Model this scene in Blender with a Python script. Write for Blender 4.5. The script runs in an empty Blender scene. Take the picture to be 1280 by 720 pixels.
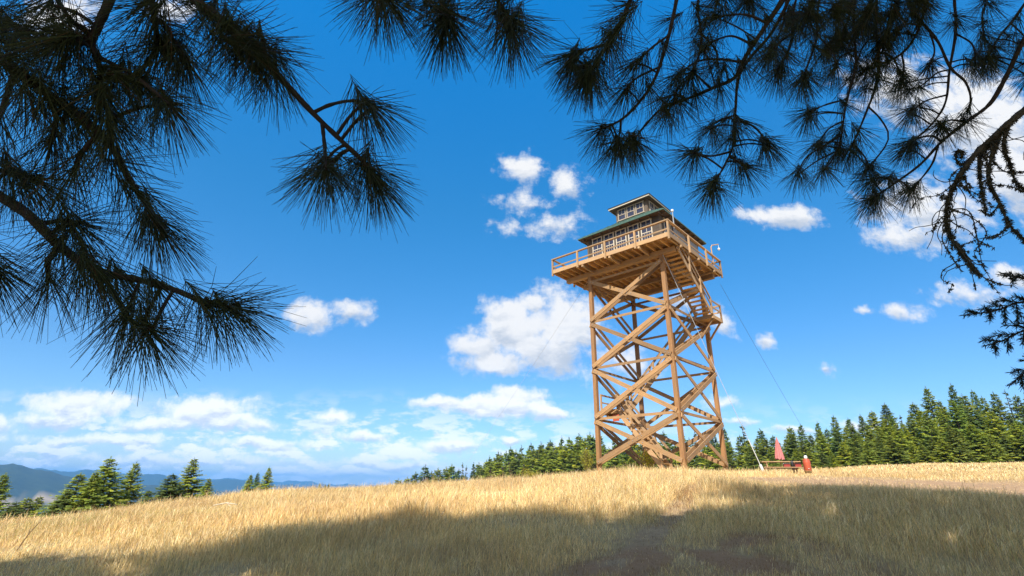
import bpy, math, random
import numpy as np
from mathutils import Vector

random.seed(7)
RNG = np.random.default_rng(11)
scene = bpy.context.scene
C = scene.collection
rad = math.radians

# ------------------------------------------------------------------ camera model (lens of the photo)
F, PITCH, ROLL = 631.3, .3762, .0134


def ray(px, py):
    """viewing direction through a pixel of the 1280x720 photo, forward component 1"""
    X, Y = px - 640, py - 360
    cr, sr = math.cos(ROLL), math.sin(ROLL)
    a = (cr * X + sr * Y) / F
    b = (-sr * X + cr * Y) / F
    c, s = math.cos(PITCH), math.sin(PITCH)
    return np.array([a, c + b * s, s - b * c])


def at(px, py, d):
    return ray(px, py) * d


def azel(px, py):
    v = ray(px, py)
    return math.degrees(math.atan2(v[0], v[1])), v[2] / math.hypot(v[0], v[1])


SUN_AZ, SUN_EL = rad(20), rad(48)          # sun stands behind the camera, a little to the left
SUN_DIR = np.array([-math.sin(SUN_AZ) * math.cos(SUN_EL), -math.cos(SUN_AZ) * math.cos(SUN_EL), math.sin(SUN_EL)])


# ------------------------------------------------------------------ helpers
def tag(o, label=None, cat=None, group=None, kind=None):
    if label: o['label'] = label
    if cat: o['category'] = cat
    if group: o['group'] = group
    if kind: o['kind'] = kind
    return o


def empty(name, loc=(0, 0, 0), rz=0, **k):
    o = bpy.data.objects.new(name, None)
    o.empty_display_size = .3
    C.objects.link(o)
    o.location = loc
    o.rotation_euler = (0, 0, rz)
    return tag(o, **k)


class MB:
    """collects shapes, then builds ONE mesh object"""
    def __init__(s):
        s.v, s.f, s.uv, s.col, s.smooth = [], [], [], [], False

    def quad_uv(s, idx, uvs):
        s.f.append(tuple(idx)); s.uv.extend(uvs)

    def poly(s, pts, uvs=None):
        b = len(s.v)
        s.v.extend([tuple(p) for p in pts])
        s.f.append(tuple(range(b, b + len(pts))))
        s.uv.extend(uvs or [(p[0], p[1]) for p in pts])

    def beam(s, p0, p1, w, h, up=(0, 0, 1)):
        """board from p0 to p1: w sideways, h along up; uv runs along the grain"""
        p0, p1 = Vector(p0), Vector(p1)
        d = p1 - p0; L = d.length; d.normalize()
        u = Vector(up)
        if abs(d.dot(u)) > .98: u = Vector((1, 0, 0))
        sd = d.cross(u).normalized(); u = sd.cross(d).normalized()
        b = len(s.v)
        o = random.random() * 50
        for e in (p0, p1):
            for a, c in ((-1, -1), (1, -1), (1, 1), (-1, 1)):
                s.v.append(tuple(e + sd * (a * w / 2) + u * (c * h / 2)))
        per = [w, h, w, h]; acc = 0
        for i in range(4):
            j = (i + 1) % 4
            s.f.append((b + j, b + i, b + 4 + i, b + 4 + j))
            s.uv.extend([(o, acc + per[i]), (o, acc), (o + L, acc), (o + L, acc + per[i])])
            acc += per[i]
        s.f.append((b, b + 1, b + 2, b + 3)); s.uv.extend([(o, 0)] * 4)
        s.f.append((b + 7, b + 6, b + 5, b + 4)); s.uv.extend([(o + L, 0)] * 4)
        return s

    def box(s, x0, x1, y0, y1, z0, z1):
        return s.beam(((x0), (y0 + y1) / 2, (z0 + z1) / 2), (x1, (y0 + y1) / 2, (z0 + z1) / 2), y1 - y0, z1 - z0)

    def tube(s, pts, rad_, n=6, cap=True):
        pts = [Vector(p) for p in pts]
        if not hasattr(rad_, '__len__'): rad_ = [rad_] * len(pts)
        b = len(s.v); ref = Vector((.31, .72, .62)); acc = 0
        for i, p in enumerate(pts):
            t = (pts[min(i + 1, len(pts) - 1)] - pts[max(i - 1, 0)]).normalized()
            a = t.cross(ref)
            if a.length < .05: a = t.cross(Vector((1, 0, 0)))
            a.normalize(); c = t.cross(a)
            ref = a.cross(t)
            for k in range(n):
                an = 2 * math.pi * k / n
                s.v.append(tuple(p + (a * math.cos(an) + c * math.sin(an)) * rad_[i]))
        for i in range(len(pts) - 1):
            l = (pts[i + 1] - pts[i]).length
            for k in range(n):
                k2 = (k + 1) % n
                s.f.append((b + i * n + k, b + i * n + k2, b + (i + 1) * n + k2, b + (i + 1) * n + k))
                s.uv.extend([(acc, k / n), (acc, (k + 1) / n), (acc + l, (k + 1) / n), (acc + l, k / n)])
            acc += l
        if cap:
            e = b + (len(pts) - 1) * n
            s.f.append(tuple(range(b + n - 1, b - 1, -1))); s.uv.extend([(0, 0)] * n)
            s.f.append(tuple(range(e, e + n))); s.uv.extend([(0, 0)] * n)
        return s

    def lathe(s, prof, cx=0, cy=0, n=20):
        pts = [Vector((cx, cy, z)) for r, z in prof]
        b = len(s.v)
        for r, z in prof:
            for k in range(n):
                an = 2 * math.pi * k / n
                s.v.append((cx + r * math.cos(an), cy + r * math.sin(an), z))
        for i in range(len(prof) - 1):
            for k in range(n):
                k2 = (k + 1) % n
                s.f.append((b + i * n + k, b + i * n + k2, b + (i + 1) * n + k2, b + (i + 1) * n + k))
                s.uv.extend([(k / n, prof[i][1]), ((k + 1) / n, prof[i][1]), ((k + 1) / n, prof[i + 1][1]), (k / n, prof[i + 1][1])])
        e = b + (len(prof) - 1) * n
        s.f.append(tuple(range(b + n - 1, b - 1, -1))); s.uv.extend([(0, 0)] * n)
        s.f.append(tuple(range(e, e + n))); s.uv.extend([(0, 0)] * n)
        return s

    def mesh(s, name, mat, smooth=False):
        me = bpy.data.meshes.new(name)
        me.from_pydata(s.v, [], s.f)
        if s.uv:
            uvl = me.uv_layers.new(name='UVMap')
            uvl.data.foreach_set('uv', np.array(s.uv, np.float32).ravel())
        if mat: me.materials.append(mat)
        if smooth: me.polygons.foreach_set('use_smooth', [True] * len(me.polygons))
        me.update()
        return me

    def build(s, name, mat, parent=None, smooth=False):
        o = bpy.data.objects.new(name, s.mesh(name, mat, smooth))
        C.objects.link(o)
        if parent: o.parent = parent
        return o


def big_mesh(name, V, faces_flat, sizes, mat, col=None, smooth=False):
    """fast mesh from numpy arrays; col = per vertex rgb"""
    me = bpy.data.meshes.new(name)
    V = np.asarray(V, np.float32)
    me.vertices.add(len(V)); me.vertices.foreach_set('co', V.ravel())
    faces_flat = np.asarray(faces_flat, np.int32).ravel(); sizes = np.asarray(sizes, np.int32)
    me.loops.add(len(faces_flat)); me.loops.foreach_set('vertex_index', faces_flat)
    me.polygons.add(len(sizes))
    st = np.concatenate([[0], np.cumsum(sizes)[:-1]]).astype(np.int32)
    me.polygons.foreach_set('loop_start', st)
    me.update(calc_edges=True)
    if smooth: me.polygons.foreach_set('use_smooth', np.ones(len(sizes), bool))
    if col is not None:
        a = me.color_attributes.new('tone', 'FLOAT_COLOR', 'POINT')
        c = np.ones((len(V), 4), np.float32); c[:, :3] = col
        a.data.foreach_set('color', c.ravel())
    me.materials.append(mat)
    return me


def link(name, me, parent=None):
    o = bpy.data.objects.new(name, me); C.objects.link(o)
    if parent: o.parent = parent
    return o


def vnoise(x, y, seed=0):
    """smooth value noise, numpy"""
    x = np.asarray(x, float); y = np.asarray(y, float)
    xi = np.floor(x).astype(np.int64); yi = np.floor(y).astype(np.int64)
    fx = x - xi; fy = y - yi
    fx = fx * fx * (3 - 2 * fx); fy = fy * fy * (3 - 2 * fy)

    def h(a, b):
        n = (a * 374761393 + b * 668265263 + seed * 974634721) & 0xffffffff
        n = ((n ^ (n >> 13)) * 1274126177) & 0xffffffff
        return ((n ^ (n >> 16)) & 0xffff) / 65535.
    return (h(xi, yi) * (1 - fx) + h(xi + 1, yi) * fx) * (1 - fy) + (h(xi, yi + 1) * (1 - fx) + h(xi + 1, yi + 1) * fx) * fy


def fbm(x, y, seed=0, o=4):
    s = 0; a = .5; t = 0
    for i in range(o):
        s = s + a * vnoise(np.asarray(x) * 2 ** i, np.asarray(y) * 2 ** i, seed + i); t += a; a *= .5
    return s / t


def sstep(a, b, x):
    t = np.clip((np.asarray(x, float) - a) / (b - a), 0, 1)
    return t * t * (3 - 2 * t)


# ------------------------------------------------------------------ materials
class N:
    """small node-building helper"""
    def __init__(s, tree): s.t = tree; s.n = tree.nodes; s.l = tree.links

    def new(s, typ, ins=None, **props):
        n = s.n.new(typ)
        for k, v in props.items(): setattr(n, k, v)
        for k, v in (ins or {}).items():
            if isinstance(v, bpy.types.NodeSocket): s.l.new(v, n.inputs[k])
            else: n.inputs[k].default_value = v
        return n

    def math(s, op, a, b=0., c=0., clamp=False):
        n = s.new('ShaderNodeMath', {0: a, 1: b, 2: c}, operation=op)
        n.use_clamp = clamp
        return n.outputs[0]

    def mix(s, fac, a, b, blend='MIX'):
        n = s.n.new('ShaderNodeMix'); n.data_type = 'RGBA'; n.blend_type = blend
        for k, v in ((0, fac), (6, a), (7, b)):
            if isinstance(v, bpy.types.NodeSocket): s.l.new(v, n.inputs[k])
            else: n.inputs[k].default_value = v if k == 0 else (tuple(v) + (1,))[:4]
        return n.outputs[2]

    def ramp(s, fac, stops):
        n = s.new('ShaderNodeValToRGB', {0: fac})
        e = n.color_ramp.elements
        while len(e) < len(stops): e.new(.5)
        for i, (p, c) in enumerate(stops):
            e[i].position = p
            e[i].color = (tuple(c) + (1,))[:4] if hasattr(c, '__len__') else (c, c, c, 1)
        return n.outputs[0]

    def noise(s, vec, scale, detail=4, rough=.55, dist=0):
        return s.new('ShaderNodeTexNoise', {'Vector': vec, 'Scale': scale, 'Detail': detail, 'Roughness': rough, 'Distortion': dist}).outputs[0]


def material(name):
    m = bpy.data.materials.new(name); m.use_nodes = True
    m.node_tree.nodes.clear()
    k = N(m.node_tree)
    out = k.new('ShaderNodeOutputMaterial')
    return m, k, out


def principled(k, out, **ins):
    b = k.new('ShaderNodeBsdfPrincipled', {a.replace('_', ' '): v for a, v in ins.items()})
    k.l.new(b.outputs[0], out.inputs[0])
    return b


def wood_mat(name, base, dark, light, rough=.75):
    m, k, out = material(name)
    uv = k.new('ShaderNodeUVMap').outputs[0]
    st = k.new('ShaderNodeMapping', {0: uv, 3: (1.2, 26, 1)}).outputs[0]
    g = k.noise(st, 1.6, 5, .6, .4)
    blot = k.noise(k.new('ShaderNodeMapping', {0: uv, 3: (.7, 2.2, 1)}).outputs[0], 1.3, 4, .6)
    knots = k.new('ShaderNodeTexVoronoi', {'Vector': k.new('ShaderNodeMapping', {0: uv, 3: (1.1, 5, 1)}).outputs[0], 'Scale': 1.0}).outputs[0]
    c = k.ramp(g, [(.28, dark), (.52, base), (.8, light)])
    c = k.mix(k.ramp(blot, [(.38, 0), (.72, .7)]), c, [base[0] * .68, base[1] * .78, base[2] * 1.05])
    c = k.mix(k.ramp(knots, [(.03, .75), (.1, 0)]), c, [x * .45 for x in dark])
    rnd = k.new('ShaderNodeObjectInfo').outputs['Random']
    c = k.mix(1, c, k.ramp(rnd, [(0, (.66, .65, .66)), (.5, (.95, .95, .93)), (1, (1.18, 1.14, 1.08))]), 'MULTIPLY')
    b = principled(k, out, Base_Color=c, Roughness=rough)
    bp = k.new('ShaderNodeBump', {'Strength': .35, 'Distance': .01, 'Height': g})
    k.l.new(bp.outputs[0], b.inputs['Normal'])
    return m


def plain_mat(name, col, rough=.6, metal=0., var=.25, scale=6.):
    m, k, out = material(name)
    pos = k.new('ShaderNodeTexCoord').outputs['Object']
    n = k.noise(pos, scale, 5, .6)
    c = k.mix(k.ramp(n, [(.3, 0), (.75, 1)]), col, [x * (1 - var) for x in col])
    principled(k, out, Base_Color=c, Roughness=rough, Metallic=metal)
    return m


def leaf_mat(name, tint=(1, 1, 1), trans=.3, rnd_amt=.25, rough=.55, gloss=.25):
    """foliage: per-leaf tone from the mesh, per-plant variation from the object"""
    m, k, out = material(name)
    a = k.new('ShaderNodeAttribute', attribute_name='tone').outputs[0]
    c = k.mix(1, a, tint, 'MULTIPLY')
    rnd = k.new('ShaderNodeObjectInfo').outputs['Random']
    c = k.mix(1, c, k.ramp(rnd, [(0, (1 - rnd_amt, 1 - rnd_amt, 1 - rnd_amt * .4)), (.5, (1, 1, 1)), (1, (1 + rnd_amt * 1.2, 1 + rnd_amt * .9, 1 - rnd_amt * .3))]), 'MULTIPLY')
    p = k.new('ShaderNodeBsdfPrincipled', {'Base Color': c, 'Roughness': rough, 'Specular IOR Level': gloss})
    t = k.new('ShaderNodeBsdfTranslucent', {0: k.mix(1, c, (1.25, 1.2, .7), 'MULTIPLY')})
    mx = k.new('ShaderNodeMixShader', {0: trans, 1: p.outputs[0], 2: t.outputs[0]})
    k.l.new(mx.outputs[0], out.inputs[0])
    return m


M = {}
M['timber'] = wood_mat('stained_timber', (.41, .235, .10), (.23, .12, .05), (.57, .365, .18))
M['post'] = wood_mat('post_timber', (.36, .18, .068), (.22, .10, .038), (.48, .27, .115))
M['deck'] = wood_mat('deck_timber', (.62, .35, .12), (.44, .23, .07), (.72, .45, .18))
M['rail'] = wood_mat('rail_timber', (.47, .29, .14), (.31, .175, .075), (.58, .39, .21))
M['siding'] = wood_mat('brown_siding', (.12, .085, .055), (.08, .055, .035), (.16, .12, .08))
M['soffit'] = wood_mat('soffit_boards', (.13, .085, .05), (.09, .055, .03), (.17, .12, .075))
M['cream'] = plain_mat('cream_paint', (.62, .54, .42), .5, 0, .18)
M['tan'] = plain_mat('tan_trim', (.42, .34, .25), .55, 0, .25)
M['roof'] = plain_mat('green_metal_roof', (.07, .135, .10), .4, .0, .2, 3)
M['grey_mesh'] = plain_mat('grey_screen', (.25, .25, .26), .6)
M['galv'] = plain_mat('galvanised_steel', (.55, .55, .54), .35, .7, .15)
M['white'] = plain_mat('white_plastic', (.78, .78, .76), .4, 0, .1)
M['wire_light'] = plain_mat('bright_cable', (.62, .62, .6), .4, .3)
M['wire_dark'] = plain_mat('dark_cable', (.08, .09, .1), .5, .2)
M['orange'] = plain_mat('orange_paint', (.50, .10, .045), .45, 0, .15)
M['red'] = plain_mat('faded_red_canvas', (.58, .20, .19), .8, 0, .35, 9)
M['redpl'] = plain_mat('red_plastic', (.34, .05, .04), .4, 0, .15)
M['black'] = plain_mat('black_plastic', (.025, .025, .03), .45)
M['bluepl'] = plain_mat('blue_plastic', (.10, .25, .45), .4)
M['bark'] = plain_mat('pine_bark', (.055, .040, .030), .9, 0, .55, 30)
M['deadbark'] = plain_mat('lichen_bark', (.13, .115, .085), .95, 0, .6, 45)
M['trunk'] = plain_mat('fir_bark', (.12, .085, .06), .9, 0, .4, 5)
M['drystem'] = plain_mat('dry_stem', (.20, .13, .07), .8)
M['paledry'] = plain_mat('bleached_wood', (.6, .5, .36), .8)
M['fir'] = leaf_mat('fir_foliage', tint=(1.6, 1.55, 1.15), trans=.42, rnd_amt=.3)
M['needle'] = leaf_mat('pine_needles', trans=.15, rnd_amt=.1, gloss=.3)
M['lichen'] = leaf_mat('lichen', trans=.1, rnd_amt=.1, rough=.9, gloss=.1)
M['grass'] = leaf_mat('dry_grass', trans=.33, rnd_amt=0, rough=.65, gloss=.2)


def glass_mat():
    m, k, out = material('window_glass')
    pos = k.new('ShaderNodeTexCoord').outputs['Object']
    n = k.noise(pos, 1.7, 2)
    c = k.mix(n, (.012, .014, .03), (.05, .055, .10))
    principled(k, out, Base_Color=c, Roughness=.06, IOR=1.5)
    return m


M['glass'] = glass_mat()

# ------------------------------------------------------------------ terrain
# skyline of the meadow in the photo (pixel, distance of the crest, grass height there)
SKY = [(0, 652, 27, .42), (100, 640, 28, .42), (200, 627, 29, .42), (300, 616, 30, .42), (430, 607, 31, .42), (520, 604, 32, .42),
       (600, 599, 33, .42), (660, 594, 33, .42), (745, 586, 33, .45), (860, 584.5, 33, .45), (910, 585, 34, .42), (960, 588, 34, .34),
       (1000, 587, 37, .34), (1050, 582, 50, .32), (1110, 579.5, 68, .26), (1180, 578, 82, .25), (1280, 576, 95, .25)]
_az, _te, _rc = [], [], []
for px, py, rc, gh in SKY:
    a, t = azel(px, py)
    _az.append(a); _te.append(t - gh / rc); _rc.append(rc)
_az = [-180, -120, -75] + _az + [75, 120, 180]
_te = [0, 0, -.055] + _te + [.03, 0, 0]
_rc = [60, 60, 35] + _rc + [95, 60, 60]


def smooth_interp(a, xs, ys):
    s = 0
    for d in (-3, -1.5, 0, 1.5, 3): s = s + np.interp(a + d, xs, ys)
    return s / 5


RIDGES = [  # radius, width, skyline pixels
    (2700, 520, [(-260, 578), (-120, 577), (-40, 576), (0, 579), (30, 585), (70, 592), (110, 599), (170, 605), (260, 611), (340, 616), (500, 622), (900, 640), (1500, 640)]),
    (5200, 800, [(-260, 585), (-60, 588), (0, 592), (28, 588), (44, 585), (75, 589), (94, 588), (119, 585.5), (150, 591), (187, 592), (212, 595), (269, 600), (340, 604), (420, 609), (600, 614), (900, 614), (1500, 600)]),
    (8600, 1000, [(-260, 596), (0, 598), (150, 597), (240, 597), (306, 599), (350, 602), (400, 603.5), (450, 606), (520, 608), (640, 609), (900, 609), (1500, 606)]),
]


def terrain(x, y):
    x = np.asarray(x, float); y = np.asarray(y, float)
    r = np.hypot(x, y); a = np.degrees(np.arctan2(x, y))
    te = smooth_interp(a, _az, _te); rc = smooth_interp(a, _az, _rc)
    k = 1 - r / rc
    drop = np.where(k > 0, k * k, 0)
    over = np.maximum(r / rc - 1, 0)
    # beyond the crest the meadow rolls over, steeply on the left, gently under the right-hand wood
    steep = 1 - sstep(10, 34, a) * .86
    fall = np.where(over < 1.2, over * over, 1.44 + 2.4 * (over - 1.2)) * steep
    z = np.minimum(r, rc * 1.0 + (r - rc) * .6) * te - 1.6 * drop - 1.6 * fall
    z = z + (fbm(x * .22, y * .22, 3) - .5) * .22 * sstep(3, 12, r) * (1 - sstep(60, 150, r)) + (fbm(x * .9, y * .9, 5) - .5) * .10
    # distant valley and ridges
    zf = -230 + (fbm(x * .0011, y * .0011, 9) - .5) * 110
    for R, w, prof in RIDGES:
        pa, pt = zip(*[azel(px, py) for px, py in prof])
        top = np.interp(a, pa, pt) * R + (fbm(a * 1.1 + R, a * 0 + R * .01, 63, 5) - .5) * .010 * R
        g = np.exp(-((r - R) / w) ** 2)
        zf = np.maximum(zf, -230 + (top + 230) * g + (fbm(x * .0016, y * .0016, 21) - .5) * 90 * g * (1 - g) * 4 * .5)
    b = sstep(130, 1300, r)
    return z * (1 - b) + zf * b


def Z(x, y): return float(terrain(np.array([x]), np.array([y]))[0])


def ground_hit(px, py):
    v = ray(px, py); v = v / math.hypot(v[0], v[1])
    for r in np.arange(2, 140, .1):
        if terrain(np.array([v[0] * r]), np.array([v[1] * r]))[0] > v[2] * r: return v[0] * r, v[1] * r, v[2] * r
    return v[0] * 30, v[1] * 30, v[2] * 30


PATH = [ground_hit(*p)[:2] for p in ((868, 607), (862, 618), (855, 630), (842, 650), (815, 672), (770, 700), (700, 740))]


def seg_dist(x, y, pts):
    best = np.full(np.shape(x), 1e9)
    for (ax, ay), (bx, by) in zip(pts[:-1], pts[1:]):
        dx, dy = bx - ax, by - ay
        t = np.clip(((x - ax) * dx + (y - ay) * dy) / (dx * dx + dy * dy + 1e-9), 0, 1)
        best = np.minimum(best, np.hypot(x - ax - t * dx, y - ay - t * dy))
    return best


BARE = [ground_hit(*p)[:2] for p in ((1010, 601), (1080, 604), (1160, 607), (1290, 610))]     # trodden ground on the right
MULCH = [ground_hit(*p)[:2] for p in ((760, 706), (860, 697), (960, 694), (1090, 700))]       # dark bare earth in front


def bare_mask(x, y):
    p = 1 - sstep(.08, .30, seg_dist(x, y, PATH) + (fbm(x * 1.3, y * 1.3, 31) - .5) * .5)
    b = 1 - sstep(2.0, 6.5, seg_dist(x, y, BARE) + (fbm(x * .5, y * .5, 32) - .5) * 4.)
    m = mulch_mask(x, y)
    return np.maximum(np.maximum(p * .55, b * .95), m * .38)


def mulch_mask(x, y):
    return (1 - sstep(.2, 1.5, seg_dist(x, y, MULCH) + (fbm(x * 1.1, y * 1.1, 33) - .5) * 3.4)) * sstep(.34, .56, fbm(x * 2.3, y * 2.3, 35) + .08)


def ground_mat(name, far):
    m, k, out = material(name)
    pos = k.new('ShaderNodeNewGeometry').outputs['Position']
    if not far:
        n1 = k.noise(pos, .7, 6, .65); n2 = k.noise(pos, 9, 6, .7)
        c = k.ramp(n1, [(.3, (.36, .25, .12)), (.5, (.48, .35, .17)), (.72, (.32, .26, .11))])
        c = k.mix(k.ramp(n2, [(.35, 0), (.7, .6)]), c, (.17, .115, .06))
        bare = k.new('ShaderNodeAttribute', attribute_name='tone').outputs[0]
        soil = k.ramp(k.noise(pos, 3.5, 6, .7), [(.3, (.25, .145, .075)), (.55, (.38, .235, .125)), (.75, (.52, .36, .20))])
        bs = k.new('ShaderNodeSeparateColor', {0: bare})
        c = k.mix(bs.outputs[0], c, soil)
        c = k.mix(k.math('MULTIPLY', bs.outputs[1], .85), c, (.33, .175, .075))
        b = principled(k, out, Base_Color=c, Roughness=.95)
        bp = k.new('ShaderNodeBump', {'Strength': .8, 'Distance': .08, 'Height': n2})
        k.l.new(bp.outputs[0], b.inputs['Normal'])
    else:
        n1 = k.noise(pos, .0042, 6, .6); n2 = k.noise(pos, .03, 5, .7); n3 = k.noise(pos, .0016, 4, .5)
        c = k.ramp(n2, [(.3, (.010, .022, .014)), (.6, (.024, .042, .02)), (.8, (.05, .07, .03))])
        fields = k.ramp(n1, [(.60, 0), (.64, 1)])
        sp = k.new('ShaderNodeSeparateXYZ', {0: pos})
        low = k.math('LESS_THAN', sp.outputs[2], -150.)
        c = k.mix(k.math('MULTIPLY', fields, low), c, (.33, .25, .14))
        a = k.new('ShaderNodeAttribute', attribute_name='tone').outputs[0]
        c = k.mix(k.new('ShaderNodeSeparateColor', {0: a}).outputs[0], c, (.36, .26, .15))
        principled(k, out, Base_Color=c, Roughness=.95)
    return m


def polar_sheet(name, radii, azs, mat, colfn, closed=True):
    na, nr = len(azs), len(radii)
    A, R = np.meshgrid(azs, radii)
    X = R * np.sin(A); Y = R * np.cos(A)
    Zs = terrain(X.ravel(), Y.ravel())
    V = np.stack([X.ravel(), Y.ravel(), Zs], 1)
    i = np.arange(nr - 1)[:, None] * na + np.arange(na)[None, :]
    j = np.arange(nr - 1)[:, None] * na + (np.arange(na)[None, :] + 1) % na
    Fq = np.stack([i, i + na, j + na, j], -1).reshape(-1, 4)
    me = big_mesh(name, V, Fq, np.full(len(Fq), 4), mat, colfn(X.ravel(), Y.ravel()), True)
    return me


azs = np.radians(np.concatenate([np.arange(-56, 56, .3), np.arange(56, 304, 4)]))


def near_col(x, y):
    b = bare_mask(x, y)
    m = mulch_mask(x, y)
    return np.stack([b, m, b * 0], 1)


FIELD = [azel(20, 622)[0], azel(72, 628)[0]]


def far_col(x, y):
    a = np.degrees(np.arctan2(x, y)); r = np.hypot(x, y)
    te = terrain(x, y) / np.maximum(r, 1)
    lo, hi = azel(40, 633)[1], azel(40, 621)[1]
    n = (fbm(a * .9, r * .004, 41) - .5)
    k = sstep(lo - .001, lo + .002, te + n * .008) * (1 - sstep(hi - .002, hi + .001, te + n * .01)) * (1 - sstep(azel(70, 626)[0], azel(95, 626)[0], a + n * 4)) * (r < 3200) * (r > 700)
    k = k * sstep(.40, .52, fbm(a * .55, r * .0045, 47))
    return np.stack([k, k, k], 1)


rn = np.concatenate([[.3], np.geomspace(1, 240, 190)])
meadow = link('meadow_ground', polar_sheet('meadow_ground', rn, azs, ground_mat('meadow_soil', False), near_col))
tag(meadow, kind='structure')
rf = np.geomspace(240, 11500, 170)
hills = link('hills', polar_sheet('hills', rf, azs, ground_mat('forested_hills', True), far_col))
tag(hills, kind='structure')

# ------------------------------------------------------------------ grass (stuff)
pv = ray(977, 590); pv = pv / pv[1]
PX, PY = pv[0] * 29.6, 29.6
PZ = Z(PX, PY)


def make_grass():
    bands = [(3.2, 6, 1500, .0020), (6, 10, 1800, .0024), (10, 16, 1250, .0036), (16, 24, 700, .0048), (24, 38, 440, .0078), (38, 100, 62, .026)]
    P = []
    for r0, r1, dens, w in bands:
        a0, a1 = (rad(-55), rad(55)) if r1 < 39 else (rad(18), rad(54))
        n = int(dens * .5 * (a1 - a0) * (r1 * r1 - r0 * r0))
        r = np.sqrt(RNG.uniform(r0 * r0, r1 * r1, n)); a = RNG.uniform(a0, a1, n)
        P.append(np.stack([r * np.sin(a), r * np.cos(a), np.full(n, w), np.full(n, r1 > 39)], 1))
    P = np.concatenate(P)
    x, y, w = P[:, 0], P[:, 1], P[:, 2]
    bare = bare_mask(x, y)
    tuss = fbm(x * .55, y * .55, 51)                # tussocks
    patch = fbm(x * .16, y * .16, 52)
    keep = RNG.random(len(x)) > bare * .93
    keep &= RNG.random(len(x)) < .30 + 1.3 * tuss
    P, x, y, w, bare, tuss, patch = [q[keep] for q in (P, x, y, w, bare, tuss, patch)]
    n = len(x); r = np.hypot(x, y); az = np.degrees(np.arctan2(x, y))
    h = (.10 + .52 * tuss) * np.where(RNG.random(n) < .06, RNG.uniform(1.1, 1.6, n), RNG.uniform(.45, 1.15, n)) * (1 - .78 * bare)
    right = sstep(27, 36, az) * sstep(20, 40, r)
    h *= 1 - .45 * right
    h *= 1 - .42 * (1 - sstep(7, 20, r))
    mul = np.maximum(mulch_mask(x, y), .7 * (1 - sstep(.1, .4, seg_dist(x, y, PATH))))
    h *= 1 - .4 * mul
    rough = fbm(x * .30 + 9, y * .30, 58)
    h *= .42 + 1.15 * rough
    # tall clumps round the tower and table
    td = np.hypot(x - 6.4, y - 26.5)
    h *= 1 + .5 * (1 - sstep(1, 6, td)) * (.3 + 1.2 * fbm(x * .8, y * .8, 66))
    h *= 1 - .5 * (1 - sstep(1.5, 3.5, np.hypot(x - PX, (y - PY + 1.0))))
    z = terrain(x, y) - .02
    ang = RNG.uniform(0, 2 * np.pi, n)
    lean = RNG.uniform(.05, 1.0, n) ** 1.2
    wind = np.array([.2, .05])
    dx = np.cos(ang) * lean + wind[0] * .35; dy = np.sin(ang) * lean + wind[1]
    head = RNG.random(n) < .42                      # stems that carry a seed head
    sa = RNG.uniform(0, np.pi, n); sx, sy = np.cos(sa), np.sin(sa)
    base = np.stack([x, y, z], 1)
    mid = base + np.stack([dx * h * .35, dy * h * .35, h * .62], 1)
    tip = base + np.stack([dx * h, dy * h, h * .98 - .25 * h * lean], 1)
    side = np.stack([sx, sy, np.zeros(n)], 1)
    wb = np.where(head, w * .35, w * .8)[:, None] * .5
    wm = np.where(head, w * np.where(r < 16, 1.9, 1.4), w * .9)[:, None] * .5
    mid2 = np.where(head[:, None], base + (tip - base) * .80 + (mid - base - (tip - base) * .62) * .5, mid)
    V = np.stack([base - side * wb, base + side * wb, mid2 + side * wm, mid2 - side * wm, tip], 1).reshape(-1, 3)
    i = np.arange(n)[:, None] * 5
    Fl = np.concatenate([i, i + 1, i + 2, i + 3, i + 3, i + 2, i + 4], 1)
    sizes = np.tile([4, 3], n)
    gold, straw, brown, green = [np.array(c) for c in ((.73, .53, .245), (.83, .69, .43), (.44, .29, .15), (.25, .27, .09))]
    u = RNG.random(n)
    col = np.where((u < .45)[:, None], gold, np.where((u < .82)[:, None], straw, brown))
    # greener lower growth in patches
    gp = sstep(.52, .68, fbm(x * .21 + 40, y * .21, 54)) * .75 + .10
    gp = np.clip(gp * .6 + .12 * sstep(4, 14, az) * (1 - sstep(17, 24, r)), 0, .8)
    bp = sstep(.50, .66, fbm(x * .38 + 7, y * .38, 61)) * .5
    col = np.where((RNG.random(n) < bp)[:, None], np.array([.60, .42, .22]), col)
    dk = RNG.random(n) < .035
    col = np.where(dk[:, None], np.array([.17, .11, .065]), col)
    hd = head & (RNG.random(n) < .14)
    col = np.where(hd[:, None], np.array([.42, .28, .19]), col)
    isg = (RNG.random(n) < gp * .8) & ~head
    col = np.where(isg[:, None], green * RNG.uniform(.7, 1.5, (n, 1)), col)
    cl = fbm(x * 1.1, y * 1.1, 57)
    col = col * (RNG.uniform(.62, 1.34, (n, 1))) * (.80 + .38 * patch[:, None] + .3 * cl[:, None])
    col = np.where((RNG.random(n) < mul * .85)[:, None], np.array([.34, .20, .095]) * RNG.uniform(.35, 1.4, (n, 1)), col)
    colv = np.repeat(col, 5, 0)
    me = big_mesh('dry_grass', V, Fl, sizes, M['grass'], colv)
    o = link('dry_grass', me)
    tag(o, 'tall dry golden grass with seed heads all over the meadow', 'grass', kind='stuff')
    print('grass blades', n)


make_grass()

# ------------------------------------------------------------------ lookout tower
TX, TY, TZ, PSI = 8.85, 30.83, 1.208, -.749
tower = empty('lookout_tower', (TX, TY, TZ), PSI, label='tall timber lookout tower with cross braces, outside stairs and a two tier green roofed cabin', cat='lookout tower')
_c, _s = math.cos(PSI), math.sin(PSI)


def tw(x, y, h): return (TX + x * _c - y * _s, TY + x * _s + y * _c, TZ + h)


HX, HY = 2.54, 2.72
LEV = [0, 2.58, 5.60, 8.55, 11.45]


def tb(name, p0, p1, w, h, mat, up=(0, 0, 1), parent=tower):
    return MB().beam(p0, p1, w, h, up).build(name, M[mat], parent)


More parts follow.
